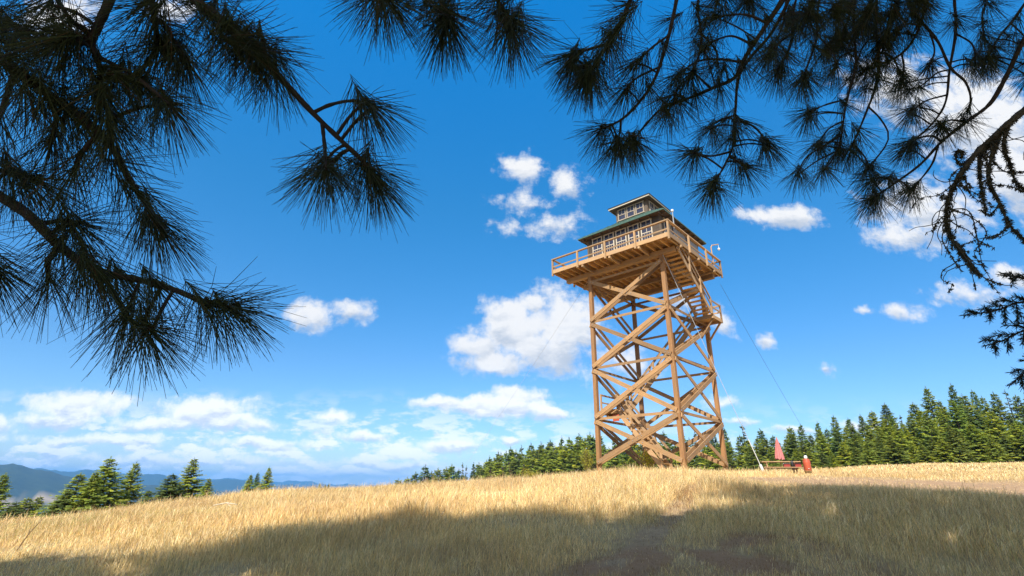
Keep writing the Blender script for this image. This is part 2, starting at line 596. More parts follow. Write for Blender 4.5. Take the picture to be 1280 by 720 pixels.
for sx, sy in ((1, -1), (-1, -1), (1, 1), (-1, 1)):
    gz = Z(*tw(sx * HX, sy * HY, 0)[:2]) - TZ - .3
    tb('post', (sx * HX, sy * HY, gz), (sx * HX, sy * HY, 11.72), .23, .23, 'post', (1, 0, 0))
    m = MB(); m.lathe([(.30, gz - .1), (.28, gz + .36)], sx * HX, sy * HY, 14); m.build('footing', plain_mat('concrete', (.4, .39, .36)) if 'concrete' not in bpy.data.materials else bpy.data.materials['concrete'], tower)

# face frames: e = unit along the face, n = outward normal
FACES = [((1, 0), (0, -1), HX, HY), ((0, 1), (1, 0), HY, HX), ((-1, 0), (0, 1), HX, HY), ((0, -1), (-1, 0), HY, HX)]
bolts = MB()
for fi, (e, n_, half, dist) in enumerate(FACES):
    def fp(u, off, h): return (e[0] * u + n_[0] * (dist + off), e[1] * u + n_[1] * (dist + off), h)
    nn = (n_[0], n_[1], 0)
    for b in range(4):
        h0, h1 = LEV[b], LEV[b + 1]
        if b == 0: h0 = .05
        # rising to the right (outer layer and an inner twin), falling to the right (first layer)
        for (ua, ub, offs) in ((-half, half, (.205, -.155)), (half, -half, (.15,))):
            for off in offs:
                d = .24 if off > 0 else .2
                p0, p1 = fp(ua, off, h0 + .12), fp(ub, off, h1 - .12)
                if fi == 1 and b == 3 and ua > 0: continue
                tb('brace', p0, p1, d, .05, 'timber', nn)
                if off > 0:
                    for t in (.02, .06, .42, .47, .53, .58, .94, .98):
                        q = Vector(p0).lerp(Vector(p1), t) + Vector(nn) * .028
                        bolts.tube([q, q + Vector(nn) * .02], .022, 6)
        if b > 0:
            tb('girt', fp(-half - .1, .105, h0 + .02), fp(half + .1, .105, h0 + .02), .035, .15, 'timber', (0, 0, 1))
    tb('girt', fp(-half - .1, .105, 11.3), fp(half + .1, .105, 11.3), .035, .15, 'timber', (0, 0, 1))
_bo = bolts.build('brace_bolts', M['galv'], tower); _bo['kind'] = 'stuff'

# deck
DX0, DX1, DY0, DY1, RB = -4.63, 3.69, -4.03, 3.54, 12.2      # rim edges, height of its lower edge
for y in (-HY, HY): tb('girder', (DX0 + .25, y, 11.86), (DX1 - .25, y, 11.86), .30, .30, 'timber')
for y in (-.95, .95): tb('girder', (DX0 + .35, y, 11.9), (DX1 - .35, y, 11.9), .2, .26, 'timber')
for x in (-HX, HX): tb('crossbeam', (x, -HY, 11.60), (x, HY, 11.60), .2, .22, 'timber')
nj = 19
for i in range(nj):
    x = DX0 + .12 + (DX1 - DX0 - .24) * i / (nj - 1)
    tb('joist', (x, DY0 + .06, 12.12), (x, DY1 - .06, 12.12), .05, .22, 'deck')
m = MB()
for i in range(54):
    y0 = DY0 + .03 + (DY1 - DY0 - .06) * i / 54
    m.beam((DX0 + .03, y0 + .068, 12.255), (DX1 - .03, y0 + .068, 12.255), .128, .04)
m.build('deck_boards', M['deck'], tower)
for a, b in (((DX0, DY0), (DX1, DY0)), ((DX1, DY0 + .03), (DX1, DY1 - .03)), ((DX1, DY1), (DX0, DY1)), ((DX0, DY1 - .03), (DX0, DY0 + .03))):
    tb('rim_board', (a[0], a[1], RB + .03), (b[0], b[1], RB + .03), .06, .26, 'rail')
# railing
RT = RB + .93
cor = [(DX0, DY0), (DX1, DY0), (DX1, DY1), (DX0, DY1)]
for i in range(4):
    (ax, ay), (bx, by) = cor[i], cor[(i + 1) % 4]
    L = math.hypot(bx - ax, by - ay); ux, uy = (bx - ax) / L, (by - ay) / L
    ox, oy = uy * .0, -ux * .0
    tb('top_rail', (ax - ux * .06, ay - uy * .06, RT), (bx + ux * .06 * (i % 2 == 0), by + uy * .06 * (i % 2 == 0), RT), .15, .07, 'rail')
    tb('mid_rail', (ax, ay, RB + .38), (bx, by, RB + .38), .035, .09, 'rail')
    nx, ny = uy, -ux
    k = 4 if i % 2 == 0 else 3
    for j in range(k):
        t = (j + .0) / k
        px_, py_ = ax + (bx - ax) * t + nx * .08 * (j > 0), ay + (by - ay) * t + ny * .08 * (j > 0)
        tb('rail_post', (px_, py_, RB - .26), (px_, py_, RT - .035), .10, .10, 'rail', (1, 0, 0))
# grey screens hung inside the right-hand rail
for y0, y1 in ((-3.1, -1.5), (-1.3, .2)):
    m = MB(); m.box(DX1 - .10, DX1 - .075, y0, y1, RB + .16, RT - .08); m.build('screen_panel', M['grey_mesh'], tower)
# outriggers that carry the overhang
for x in (-2.2, -.2, 1.8):
    tb('outrigger', (x, DY0 - .08, 11.97), (x, -HY + .2, 11.90), .12, .14, 'rail')
for y in (-2.6, -.2, 2.2):
    tb('outrigger', (HX - .2, y, 11.92), (DX1 + .08, y, 11.99), .12, .14, 'rail')

# cabin
W, Z0, Z1 = 2.6, 12.275, 14.46
m = MB()
for i in range(4):
    sg = [(-W, -W, W, -W), (W, -W, W, W), (W, W, -W, W), (-W, W, -W, -W)][i]
    m.beam((sg[0], sg[1], (Z0 + Z1) / 2), (sg[2], sg[3], (Z0 + Z1) / 2), .1, Z1 - Z0)
cabin = m.build('cabin_wall', M['siding'], tower)
W2, Z20, Z21 = 1.17, 15.7, 16.84
m = MB()
for i in range(4):
    sg = [(-W2, -W2, W2, -W2), (W2, -W2, W2, W2), (W2, W2, -W2, W2), (-W2, W2, -W2, -W2)][i]
    m.beam((sg[0], sg[1], (Z20 + Z21) / 2), (sg[2], sg[3], (Z20 + Z21) / 2), .08, Z21 - Z20)
m.build('cupola_wall', M['siding'], tower)


def window(parent, e, n_, dist, u0, u1, z0, z1, split, bars=0, name='window', mat='cream'):
    def P(u, off, h): return (e[0] * u + n_[0] * (dist + off), e[1] * u + n_[1] * (dist + off), h)
    m = MB(); t = .06; nn = (n_[0], n_[1], 0)
    m.beam(P(u0 + t / 2, .08, z0), P(u0 + t / 2, .08, z1), t, .06, nn)
    m.beam(P(u1 - t / 2, .08, z0), P(u1 - t / 2, .08, z1), t, .06, nn)
    m.beam(P(u0 - .03, .085, z1 + t / 2), P(u1 + .03, .085, z1 + t / 2), .07, t)
    m.beam(P(u0 + t, .075, z0 + (z1 - z0) * split), P(u1 - t, .075, z0 + (z1 - z0) * split), .035, .05)
    um = (u0 + u1) / 2
    m.beam(P(um, .072, z0 + (z1 - z0) * split + .025), P(um, .072, z1), .028, .028, nn)
    for b in range(bars):
        ub = u0 + t + (u1 - u0 - 2 * t) * (b + 1) / (bars + 1)
        m.beam(P(ub, .068, z0 + .02), P(ub, .068, z0 + (z1 - z0) * split - .026), .018, .02, nn)
    o = m.build(name, M[mat], parent)
    s = MB(); s.beam(P(u0 - .05, .10, z0 - .035), P(u1 + .05, .10, z0 - .035), .12, .068); s.build('sill', M[mat], o)
    g = MB()
    g.beam(P(u0 + t, .061, (z0 + z1) / 2), P(u1 - t, .061, (z0 + z1) / 2), .016, z1 - z0)
    g.build('pane', M['glass'], o)


for fi, (e, n_, _h, _d) in enumerate(FACES):
    for j in range(5):
        u = -2.35 + .08 + j * .90
        if fi == 1 and j == 4: continue
        window(tower, e, n_, W, u, u + .76, 12.68, 14.34, .52, 3)
    for j in range(3):
        u = -1.0 + j * .68
        window(tower, e, n_, W2, u, u + .60, 15.93, 16.70, .5, 0, 'window', 'tan')
# corner trim and band
for sx, sy in ((1, -1), (-1, -1), (1, 1), (-1, 1)):
    tb('corner_trim', (sx * (W + .02), sy * (W + .02), Z0), (sx * (W + .02), sy * (W + .02), Z1 - .01), .14, .14, 'cream' if False else 'siding', (1, 0, 0))
# door in the right-hand wall, ajar look: dark leaf with cream frame
m = MB(); m.box(W + .055, W + .095, 1.45, 2.25, 12.30, 14.2); d = m.build('door', M['timber'], tower)
m = MB(); m.tube([(W + .11, 1.55, 13.2), (W + .17, 1.55, 13.2)], .03, 8); m.build('handle', M['galv'], d)


def hip_roof(parent, half, z, top_half, ztop, over_t, name):
    m = MB()
    lo = [(-half, -half), (half, -half), (half, half), (-half, half)]
    hi = [(-top_half, -top_half), (top_half, -top_half), (top_half, top_half), (-top_half, top_half)]
    for i in range(4):
        j = (i + 1) % 4
        m.poly([(*lo[i], z + over_t), (*lo[j], z + over_t), (*hi[j], ztop), (*hi[i], ztop)])
    m.poly([(*q, ztop) for q in hi])
    sl = (ztop - z) / (half - top_half)
    for i in range(4):                                # standing seams
        j = (i + 1) % 4
        for t in np.linspace(.06, .94, 15):
            a = Vector((*lo[i], 0)).lerp(Vector((*lo[j], 0)), t)
            ux = (Vector((*lo[j], 0)) - Vector((*lo[i], 0))).normalized(); inn = Vector((-ux.y, ux.x, 0))
            dist_edge = min(t, 1 - t) * 2 * half
            run = min(half - top_half, dist_edge)
            m.beam((a.x, a.y, z + over_t + .012), (a.x + inn.x * run, a.y + inn.y * run, z + over_t + (ztop - z - over_t) * run / (half - top_half) + .012), .03, .025)
    r = m.build(name, M['roof'], parent)
    f = MB()
    for i in range(4):
        j = (i + 1) % 4
        a, b = lo[i], lo[j]
        ux, uy = (b[0] - a[0]) / (2 * half), (b[1] - a[1]) / (2 * half)
        k = .0 if i % 2 == 0 else .03
        f.beam((a[0] + ux * k, a[1] + uy * k, z + over_t / 2 - .005), (b[0] - ux * k, b[1] - uy * k, z + over_t / 2 - .005), .03, over_t)
    f.build('fascia', M['roof'] if name == 'roof' else M['cream'], r)
    s = MB()
    h2 = half - .04
    s.poly([(-h2, -h2, z + .02), (-h2, h2, z + .02), (h2, h2, z + .02), (h2, -h2, z + .02)])
    s.build('soffit', M['soffit'], r)
    return r


hip_roof(tower, 3.13, 14.46, 1.13, 15.92, .075, 'roof')
r2 = hip_roof(tower, 1.55, 16.82, .05, 17.42, .10, 'cupola_roof')
m = MB()
hf = 1.58
for a, b in (((-hf, -hf), (hf, -hf)), ((hf, -hf), (hf, hf)), ((hf, hf), (-hf, hf)), ((-hf, hf), (-hf, -hf))):
    m.beam((*a, 16.935), (*b, 16.935), .04, .035)
m.build('drip_edge', M['black'], r2)
# rafter tails under both eaves
m = MB()
for e, n_, _h, _d in FACES:
    for u in np.arange(-2.8, 2.9, .7):
        m.beam((e[0] * u + n_[0] * W, e[1] * u + n_[1] * W, 14.40), (e[0] * u + n_[0] * 3.07, e[1] * u + n_[1] * 3.07, 14.40), .05, .09)
m.build('rafter_tails', M['soffit'], tower)


# stairs
def flight(p0, p1, width, side, n, rail_sides=(1, -1), rail_h=.9, open_=True):
    """stairs from p0 (low) to p1 (high), side = horizontal unit vector across"""
    p0, p1, sd = Vector(p0), Vector(p1), Vector(side).normalized()
    root = MB()
    root.beam(p0 + sd * (width / 2), p1 + sd * (width / 2), .05, .27)
    st = root.build('stringer', M['rail'], tower)
    root = MB(); root.beam(p0 - sd * (width / 2), p1 - sd * (width / 2), .05, .27); root.build('stringer', M['rail'], tower)
    run = Vector((p1.x - p0.x, p1.y - p0.y, 0)).normalized()
    t_ = MB()
    for i in range(n):
        q = p0.lerp(p1, (i + .5) / n)
        t_.beam(q - sd * (width / 2 - .03), q + sd * (width / 2 - .03), .25, .045)
    t_.build('treads', M['deck'], tower)
    for s in rail_sides:
        o = sd * (s * (width / 2 + .06))
        tb('handrail', p0 + o + Vector((0, 0, rail_h)), p1 + o + Vector((0, 0, rail_h)), .06, .12, 'rail')
        tb('handrail', p0 + o + Vector((0, 0, rail_h * .5)), p1 + o + Vector((0, 0, rail_h * .5)), .04, .09, 'rail')
        for k in range(4):
            q = p0.lerp(p1, .03 + .94 * k / 3) + o
            tb('baluster_post', q - Vector((0, 0, .12)), q + Vector((0, 0, rail_h + .05)), .09, .09, 'rail', (1, 0, 0))


def landing(x0, x1, y0, y1, h, edges, posts=True):
    m = MB()
    nb = max(3, int((y1 - y0) / .14))
    for i in range(nb):
        y = y0 + (y1 - y0) * (i + .5) / nb
        m.beam((x0, y, h), (x1, y, h), (y1 - y0) / nb - .012, .04)
    l = m.build('landing', M['deck'], tower)
    for a, b in (((x0, y0), (x1, y0)), ((x1, y0), (x1, y1)), ((x1, y1), (x0, y1)), ((x0, y1), (x0, y0))):
        m = MB().beam((*a, h - .12), (*b, h - .12), .045, .20); m.build('landing_rim', M['rail'], l)
    for a, b in edges:
        for hh, t in ((.92, .1), (.48, .08)):
            MB().beam((*a, h + hh), (*b, h + hh), .05, t).build('landing_rail', M['rail'], l)
        for q in (a, b):
            MB().beam((*q, h - .24), (*q, h + .97), .09, .09, (1, 0, 0)).build('landing_post', M['rail'], l)


# top flight, outside the right-hand face
flight((3.02, 1.3, 8.88), (3.02, -2.75, 12.0), 1.0, (1, 0, 0), 16, (1,))
landing(2.1, 3.55, 1.3, 2.7, 8.84, [((3.55, 1.3), (3.55, 2.7)), ((3.55, 2.7), (2.75, 2.7))])
tb('strut', (2.6, 2.6, 7.5), (3.5, 2.6, 8.65), .1, .1, 'timber')
tb('strut', (2.6, 1.45, 7.5), (3.5, 1.45, 8.65), .1, .1, 'timber')
# long middle flight through the inside of the tower
q0, q1 = Vector((-1.45, -.95, 3.15)), Vector((2.15, 2.05, 8.84))
dv = Vector((q1.x - q0.x, q1.y - q0.y, 0)).normalized()
flight(q0, q1, .9, (-dv.y, dv.x, 0), 27, (1, -1))
landing(-2.45, -1.35, -2.45, -.35, 3.12, [((-2.4, -2.42), (-2.4, -.35))])
tb('landing_beam', (-2.7, -.5, 2.93), (-1.3, -.5, 2.93), .1, .18, 'timber')
tb('landing_beam', (-2.7, -1.4, 2.93), (-1.3, -1.4, 2.93), .1, .18, 'timber')
# bottom flight inside the left-hand face
flight((1.25, -1.85, -.25), (-1.4, -1.85, 3.1), .95, (0, 1, 0), 15, (1, -1))
sgn = MB().beam((-1.62, -2.47, 2.62), (-1.20, -2.47, 2.62), .02, .36).build('notice_board', M['orange'])
sgn.location = (TX, TY, TZ); sgn.rotation_euler = (0, 0, PSI)
tag(sgn, 'small orange notice board fixed at the top of the lowest stair flight', 'sign')

# fixtures on the deck
m = MB(); m.tube([(3.55, -2.85, RB), (3.55, -2.85, RB + 2.0)], .035, 8)
mast = m.build('lamp_pole', M['galv'], tower)
m = MB(); m.lathe([(.02, RB + 1.99), (.07, RB + 2.02), (.09, RB + 2.09), (.07, RB + 2.16), (.02, RB + 2.19)], 3.55, -2.85, 12); m.build('lamp_globe', M['white'], mast, True)
m = MB(); m.tube([(DX1 - .02, 2.35, RB - .1), (DX1 - .02, 2.35, RB + 1.55), (DX1 + .02, 2.45, RB + 1.72), (DX1 + .25, 3.0, RB + 1.92)], .035, 8)
gl = m.build('lamp_pole', M['rail'], tower)
m = MB(); m.tube([(DX1 + .25, 3.0, RB + 1.9), (DX1 + .25, 3.0, RB + 1.62)], .012, 6); m.lathe([(.06, RB + 1.50), (.085, RB + 1.55), (.075, RB + 1.63), (.02, RB + 1.66)], DX1 + .25, 3.0, 12); m.build('lamp_globe', M['white'], gl)


# guy wires
def wire(p0, p1, r, mat, label, guard=0):
    p0, p1 = Vector(p0), Vector(p1)
    root = MB(); L = (p1 - p0).length
    pts = [p0.lerp(p1, t) - Vector((0, 0, .012 * L * 4 * t * (1 - t) * .5)) for t in np.linspace(0, 1, 13)]
    root.tube(pts, r, 6)
    w = root.build('guy_wire', M[mat])
    tag(w, label, 'guy wire', 'guy wires steadying the tower')
    if guard:
        d = (p0 - p1).normalized()
        MB().tube([p1, p1 + d * guard], .018, 8).build('wire_guard', M['white'], w)
        MB().tube([p1, p1 + d * .4], .07, 8).build('anchor_sleeve', M['white'], w)
    return w


gx, gy, _ = ground_hit(955, 592)
wire(tw(HX + .1, -HY - .1, 11.75), (gx, gy, Z(gx, gy) + .15), .013, 'wire_light', 'pale guy wire from the near post to a white guard left of the table', 1.7)
a = tw(DX1, DY1 - .5, 8.9 + 2.4)
v = ray(1024, 528); e1 = np.array(v) / math.hypot(v[0], v[1]) * 60
wire(a, (e1[0], e1[1], Z(e1[0], e1[1])), .008, 'wire_dark', 'thin dark guy wire running from the right side of the tower towards the right-hand treeline')
v = ray(585, 556); e2 = np.array(v) / math.hypot(v[0], v[1]) * 46
wire(tw(-HX, -HY, 11.7), (e2[0], e2[1], e2[2] - 1.5), .006, 'wire_light', 'thin guy wire running down from the left side of the tower across the clouds')

# ------------------------------------------------------------------ picnic table, umbrella, coolers
rz = -.28
table = empty('picnic_table', (PX, PY, PZ), rz, label='long weathered wooden picnic table with benches standing in the tall grass', cat='picnic table')
table.scale = (.9, .9, 1)
m = MB()
for i in range(5): m.beam((-1.08, -.30 + i * .15, .76), (1.08, -.30 + i * .15, .76), .14, .045)
m.build('table_top', M['rail'], table)
for s in (-1, 1):
    m = MB()
    for i in range(2): m.beam((-1.08, s * (.62 + i * .15), .45), (1.08, s * (.62 + i * .15), .45), .14, .045)
    m.build('bench_seat', M['rail'], table)
for x in (-.78, .78):
    for s in (-1, 1): MB().beam((x + .03 * s, s * .78, -.05), (x + .03 * s, s * .18, .735), .05, .12).build('leg', M['timber'], table)
    MB().beam((x, -.78, .40), (x, .78, .40), .05, .1).build('crossbar', M['timber'], table)
    MB().beam((x - .06, -.36, .715), (x - .06, .36, .715), .05, .07).build('cleat', M['timber'], table)


def ploc(x, y, z):
    return (PX + x * math.cos(rz) - y * math.sin(rz), PY + x * math.sin(rz) + y * math.cos(rz), PZ + z)


um = empty('patio_umbrella', ploc(.02, .0, 0), label='closed faded red patio umbrella standing through the picnic table', cat='umbrella')
MB().tube([(0, 0, .05), (.02, 0, 2.09)], .022, 8).build('pole', M['rail'], um)
m = MB()
prof = [(.27, .27, .90), (.24, .24, 1.06), (.18, .18, 1.36), (.12, .12, 1.66), (.055, .055, 1.93), (.014, .014, 2.06)]
nf = 32; b = 0
for (r, _, z) in prof:
    for k in range(nf):
        an = 2 * math.pi * k / nf
        rr = r * .82 * (1 + .28 * math.cos(8 * an + z)) * (1 + .1 * math.sin(an * 3))
        m.v.append((rr * math.cos(an) + .02 + (.06 if z < 1.0 else 0) * math.sin(an), rr * math.sin(an), z + .05 * math.cos(8 * an) * (z < 1.0)))
for i in range(len(prof) - 1):
    for k in range(nf):
        k2 = (k + 1) % nf
        m.f.append((i * nf + k, i * nf + k2, (i + 1) * nf + k2, (i + 1) * nf + k)); m.uv.extend([(0, 0)] * 4)
m.build('canopy', M['red'], um, True)
m = MB(); m.lathe([(.22, 0), (.22, .06), (.05, .09)], 0, 0, 14); m.build('base', M['black'], um)
# water jug beside the table
jug = empty('water_jug', ploc(1.27, -.25, .0), label='orange barrel shaped water jug with pale lid at the right end of the picnic table', cat='water jug')
jug.scale = (.86, .86, .93)
MB().lathe([(.20, .30), (.215, .36), (.22, .75), (.21, .86), (.20, .88)], 0, 0, 20).build('jug_body', M['orange'], jug, True)
MB().lathe([(.19, .881), (.20, .9), (.19, .95), (.09, .97)], 0, 0, 20).build('lid', M['orange'], jug, True)
MB().lathe([(.09, .971), (.10, 1.02), (.085, 1.13), (.05, 1.16)], 0, 0, 14).build('cup', M['white'], jug, True)
MB().tube([(-.07, -.215, .42), (-.07, -.28, .42)], .022, 8).build('tap', M['white'], jug)
stl = MB()
for a_ in (0, 1, 2, 3): stl.beam((.14 * math.cos(a_ * 1.571 + .8), .14 * math.sin(a_ * 1.571 + .8), -.05), (.12 * math.cos(a_ * 1.571 + .8), .12 * math.sin(a_ * 1.571 + .8), .26), .05, .05)
stl.lathe([(.2, .26), (.2, .297)], 0, 0, 14)
so = stl.build('wooden_stool', M['timber']); so.location = jug.location
tag(so, 'low wooden stool under the orange water jug', 'stool')
for i, (x, mat_, lab) in enumerate(((.25, 'redpl', 'red cool box with white lid on the near picnic bench, left of the other'), (.80, 'redpl', 'red cool box on the near picnic bench at the end by the orange jug'))):
    c = empty('cool_box', ploc(x - .06, -.62, .474), rz,  label=lab, cat='cool box', group='cool boxes on the picnic bench')
    MB().box(-.15, .15, -.11, .11, 0, .15).build('box_body', M[mat_], c)
    MB().box(-.16, .16, -.12, .12, .152, .185).build('lid', M['white' if i == 0 else 'redpl'], c)
    MB().tube([(-.15, -.125, .11), (-.15, -.14, .17), (.15, -.14, .17), (.15, -.125, .11)], .012, 6).build('handle', M['black'], c)
bag = MB(); bag.lathe([(.05, .0), (.07, .06), (.07, .22), (.05, .30), (.02, .32)], 0, 0, 12); bo = bag.build('day_pack', M['black'], None, True)
bo.location = ploc(.47, -.62, .474); tag(bo, 'small black bag on the picnic bench between the two red cool boxes', 'bag')

# ------------------------------------------------------------------ conifers
def conifer(seed, levels=30, R=.2, per=7, sparse=1.0, low=.03, tone=(.055, .085, .028), leadh=.06):
    rg = np.random.default_rng(seed)
    K = []; cols = []
    for i in range(levels):
        t = low + (1 - leadh - low) * (i / (levels - 1)) ** .92
        Lr = R * (1 - t) ** .95 * (1.0 if t > .12 else .75 + 2 * t)
        lvl = rg.uniform(.84, 1.14)
        n = per if t < .85 else max(4, per - 2)
        for b in range(n):
            if rg.random() > sparse: continue
            an = rg.uniform(0, 2 * np.pi)
            L = Lr * lvl * rg.uniform(.7, 1.22) + .008
            pitch = -.32 + 1.0 * t + rg.normal(0, .12)
            d = np.array([np.cos(an) * np.cos(pitch), np.sin(an) * np.cos(pitch), np.sin(pitch)])
            sidev = np.array([-np.sin(an), np.cos(an), 0])
            tn = rg.uniform(.62, 1.35)
            warm = rg.random() < .2
            ns = max(3, int(5 + L * 46))
            for s in range(ns):
                q = .18 + .82 * (s + rg.random()) / ns
                sag = -.16 * L * q * q + .10 * L * q ** 3
                p = np.array([0, 0, t]) + d * L * q + np.array([0, 0, sag])
                for sg in (-1, 1):
                    ln = (.016 + .16 * L * (1 - q * .65)) * rg.uniform(.7, 1.3)
                    dd = d * rg.uniform(.45, .9) + sidev * sg * rg.uniform(.35, .9) + np.array([0, 0, rg.uniform(-1.05, .15)])
                    dd /= np.linalg.norm(dd)
                    up = d * 1.0 + np.array([rg.normal(0, .45), rg.normal(0, .45), .75])
                    w = np.cross(dd, up); w /= np.linalg.norm(w)
                    w *= ln * rg.uniform(.20, .34)
                    e = p + dd * ln
                    K.append([p, p + dd * ln * .5 + w, e, p + dd * ln * .5 - w])
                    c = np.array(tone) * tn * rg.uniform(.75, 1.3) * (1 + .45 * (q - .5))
                    if warm: c = c * np.array([1.35, 1.15, .8])
                    cols.append(c)
    for s in range(10):      # leader
        z = 1 - leadh * s / 9; an = rg.uniform(0, 6.28)
        dd = np.array([np.cos(an) * .6, np.sin(an) * .6, .6]); ln = .016 + .02 * s / 9
        p = np.array([0, 0, z - ln * .5]); w = np.cross(dd, [0, 0, 1.]); w = w / np.linalg.norm(w) * ln * .22
        K.append([p, p + dd * ln * .5 + w, p + dd * ln, p + dd * ln * .5 - w]); cols.append(np.array(tone))
    K = np.array(K); n = len(K)
    return K.reshape(-1, 3), np.arange(n * 4), np.full(n, 4), np.repeat(np.array(cols), 4, 0)


TREES = []
specs = [(1, 42, .195, 8, .95, .02, (.100, .150, .050)), (2, 44, .225, 8, .93, .02, (.125, .165, .044)), (3, 40, .175, 8, .95, .03, (.084, .132, .052)),
         (4, 44, .26, 8, .92, .015, (.140, .175, .042)), (5, 42, .15, 8, .92, .05, (.088, .130, .054)), (6, 42, .29, 9, .88, .01, (.115, .155, .048)),
         (7, 30, .12, 5, .55, .25, (.07, .09, .045))]
for sp in specs:
    V, Fi, S, col = conifer(*sp)
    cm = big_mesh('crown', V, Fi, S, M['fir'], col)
    tm = MB().tube([(0, 0, -.02), (0, 0, .5), (0, 0, .985)], [.013, .008, .0012], 6).mesh('trunk', M['trunk'])
    TREES.append((cm, tm))


def fir(px, py, dist, width=1.0, kind=None, label='', group=None, name='fir_tree', lean=0):
    """fir whose tip shows at a pixel of the skyline when it stands dist metres away"""
    v = ray(px, py); v = v / math.hypot(v[0], v[1])
    x, y, zt = v[0] * dist, v[1] * dist, v[2] * dist
    g = Z(x, y) - .2
    h = max(1.2, zt - g)
    k = random.randrange(6) if kind is None else kind
    o = empty(name, (x, y, g), random.uniform(0, 6.28), label=label, cat='tree', group=group)
    o.rotation_euler = (random.gauss(0, .012) + lean, random.gauss(0, .012), random.uniform(0, 6.28))
    o.scale = (h * width, h * width, h)
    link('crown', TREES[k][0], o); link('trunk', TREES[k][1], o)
    return o


# left-hand trees below the slope
LT = [  # px, py(top), dist, width, kind, label
    (6, 590, 52, 1.0, 1, 'dark fir cut by the left edge of the picture'),
    (22, 626, 44, 1.6, 5, 'low round fir sapling just right of the fir at the left edge'),
    (36, 621, 50, 1.5, 3, 'small fir sapling beside the pale valley field'),
    (51, 619, 52, 1.2, 3, 'pointed fir sapling nearest the big left clump, at its left'),
    (103, 590, 47, 1.25, 3, 'leaning ragged fir at the left of the big left clump'),
    (86, 613, 46, 1.5, 5, 'low spreading fir at the foot of the big left clump'),
    (141, 570, 48, 1.05, 5, 'tallest dark fir of the big clump on the left'),
    (122, 588, 45, 1.1, 1, 'bushy fir in front of the tallest fir of the left clump'),
    (171, 576, 50, .9, 3, 'slim dark fir at the right of the big left clump'),
    (186, 612, 47, 1.3, 1, 'thin young fir between the two left clumps'),
    (216, 591, 46, 1.45, 5, 'broad rounded fir at the left of the second clump'),
    (246, 571, 47, 1.05, 3, 'tallest bright green fir of the second clump'),
    (263, 597, 45, 1.1, 1, 'short fir at the right of the second clump'),
    (314, 592, 50, 1.0, 1, 'left fir of the small trio on the crest'),
    (324, 590, 52, .9, 2, 'middle fir of the small trio on the crest'),
    (337, 583, 51, .9, 1, 'right and tallest fir of the small trio on the crest'),
]
for px, py, d, w, k, lab in LT: fir(px, py, d, w * 1.75, k, lab, 'firs on the slope at the left')
for px, py in ((401, 603), (407, 604.5), (412, 603.5)):
    fir(px, py, 75, .9, 1, 'tiny fir tip showing over the grass crest', 'tiny fir tips on the crest')

# wood beyond the crest, its skyline read from the photo
CREST1 = [(488, 603), (500, 597), (510, 595), (520, 589), (531, 580), (540, 588), (547, 584), (558, 583), (566, 579), (574, 585), (580, 592)]
for i, (px, py) in enumerate(CREST1):
    fir(px, py, 150 + 8 * (i % 3), 1.9, [1, 3, 1, 0, 2][i % 5], 'distant fir in the low patch of wood left of the bare snags', 'firs of the low patch on the crest')
for px, py in ((579, 577), (583, 581)): fir(px, py, 152, .8, 6, 'thin ragged dead looking tree in the gap of the distant wood', 'ragged snags in the gap')
fir(592, 576, 150, .95, 2, 'single pointed fir standing alone in the gap of the distant wood')

TOP = [(600, 577), (612, 569), (624, 563), (640, 557), (652, 555), (664, 552), (676, 551), (688, 548), (700, 544), (712, 545), (724, 541), (738, 539),
       (752, 541), (770, 542), (790, 540), (810, 541), (830, 538), (850, 540), (870, 538), (890, 536), (905, 533), (928, 529), (950, 535), (965, 543), (985, 532),
       (1000, 529), (1020, 526), (1040, 518), (1060, 521), (1075, 517), (1090, 512), (1103, 503), (1112, 517), (1126, 518), (1140, 502), (1156, 482), (1172, 499),
       (1187, 478), (1200, 492), (1213, 486), (1228, 494), (1240, 489), (1255, 487), (1268, 492), (1282, 486), (1300, 482), (1320, 480), (1345, 476)]
tx, ty = zip(*TOP)


def zone(px):
    if px < 745: return 'on the rise left of the tower'
    if px < 905: return 'behind the tower legs'
    if px < 1035: return 'behind the picnic table'
    return 'at the right-hand meadow edge'


def wdist(px): return float(np.interp(px, [600, 745, 905, 1000, 1100, 1280], [175, 150, 130, 112, 104, 100]))


for px, py in TOP:
    fir(px, py, wdist(px) + random.uniform(0, 10), random.uniform(1.05, 1.9), random.choice([0, 1, 2, 0, 1, 4, 0, 1, 3, 6]),
        'tall fir making the skyline of the wood ' + zone(px), 'tall firs of the wood ' + zone(px))
px = 600.
while px < 1345:
    base = float(np.interp(px, [600, 745, 860, 1000, 1280], [600, 586, 585, 584, 578]))
    top = float(np.interp(px, tx, ty)); h = base - top
    if True:
        fir(px, top + h * (random.uniform(.16, .38) if px > 745 else random.uniform(.05, .22)), wdist(px) - random.uniform(5, 14), random.uniform(1.35, 1.85), random.choice([0, 1, 3, 1]),
            'middle sized fir in the wood ' + zone(px), 'middle sized firs of the wood ' + zone(px))
    px += random.uniform(5.5, 8.0) if px < 905 else random.uniform(8, 13)
px = 603.
while px < 1345:
    base = float(np.interp(px, [600, 745, 860, 1000, 1280], [600, 586, 585, 584, 578]))
    top = float(np.interp(px, tx, ty)); h = base - top
    fir(px, top + h * (random.uniform(.42, .72) if px > 745 else random.uniform(.28, .55)), wdist(px) - random.uniform(16, 24), random.uniform(1.5, 2.1) * (1.25 if px < 745 else 1), random.choice([1, 3, 5, 3]),
        'bushy young fir fronting the wood ' + zone(px), 'young firs along the front of the wood ' + zone(px))
    px += random.uniform(7.5, 11) if px < 760 else random.uniform(11, 16)


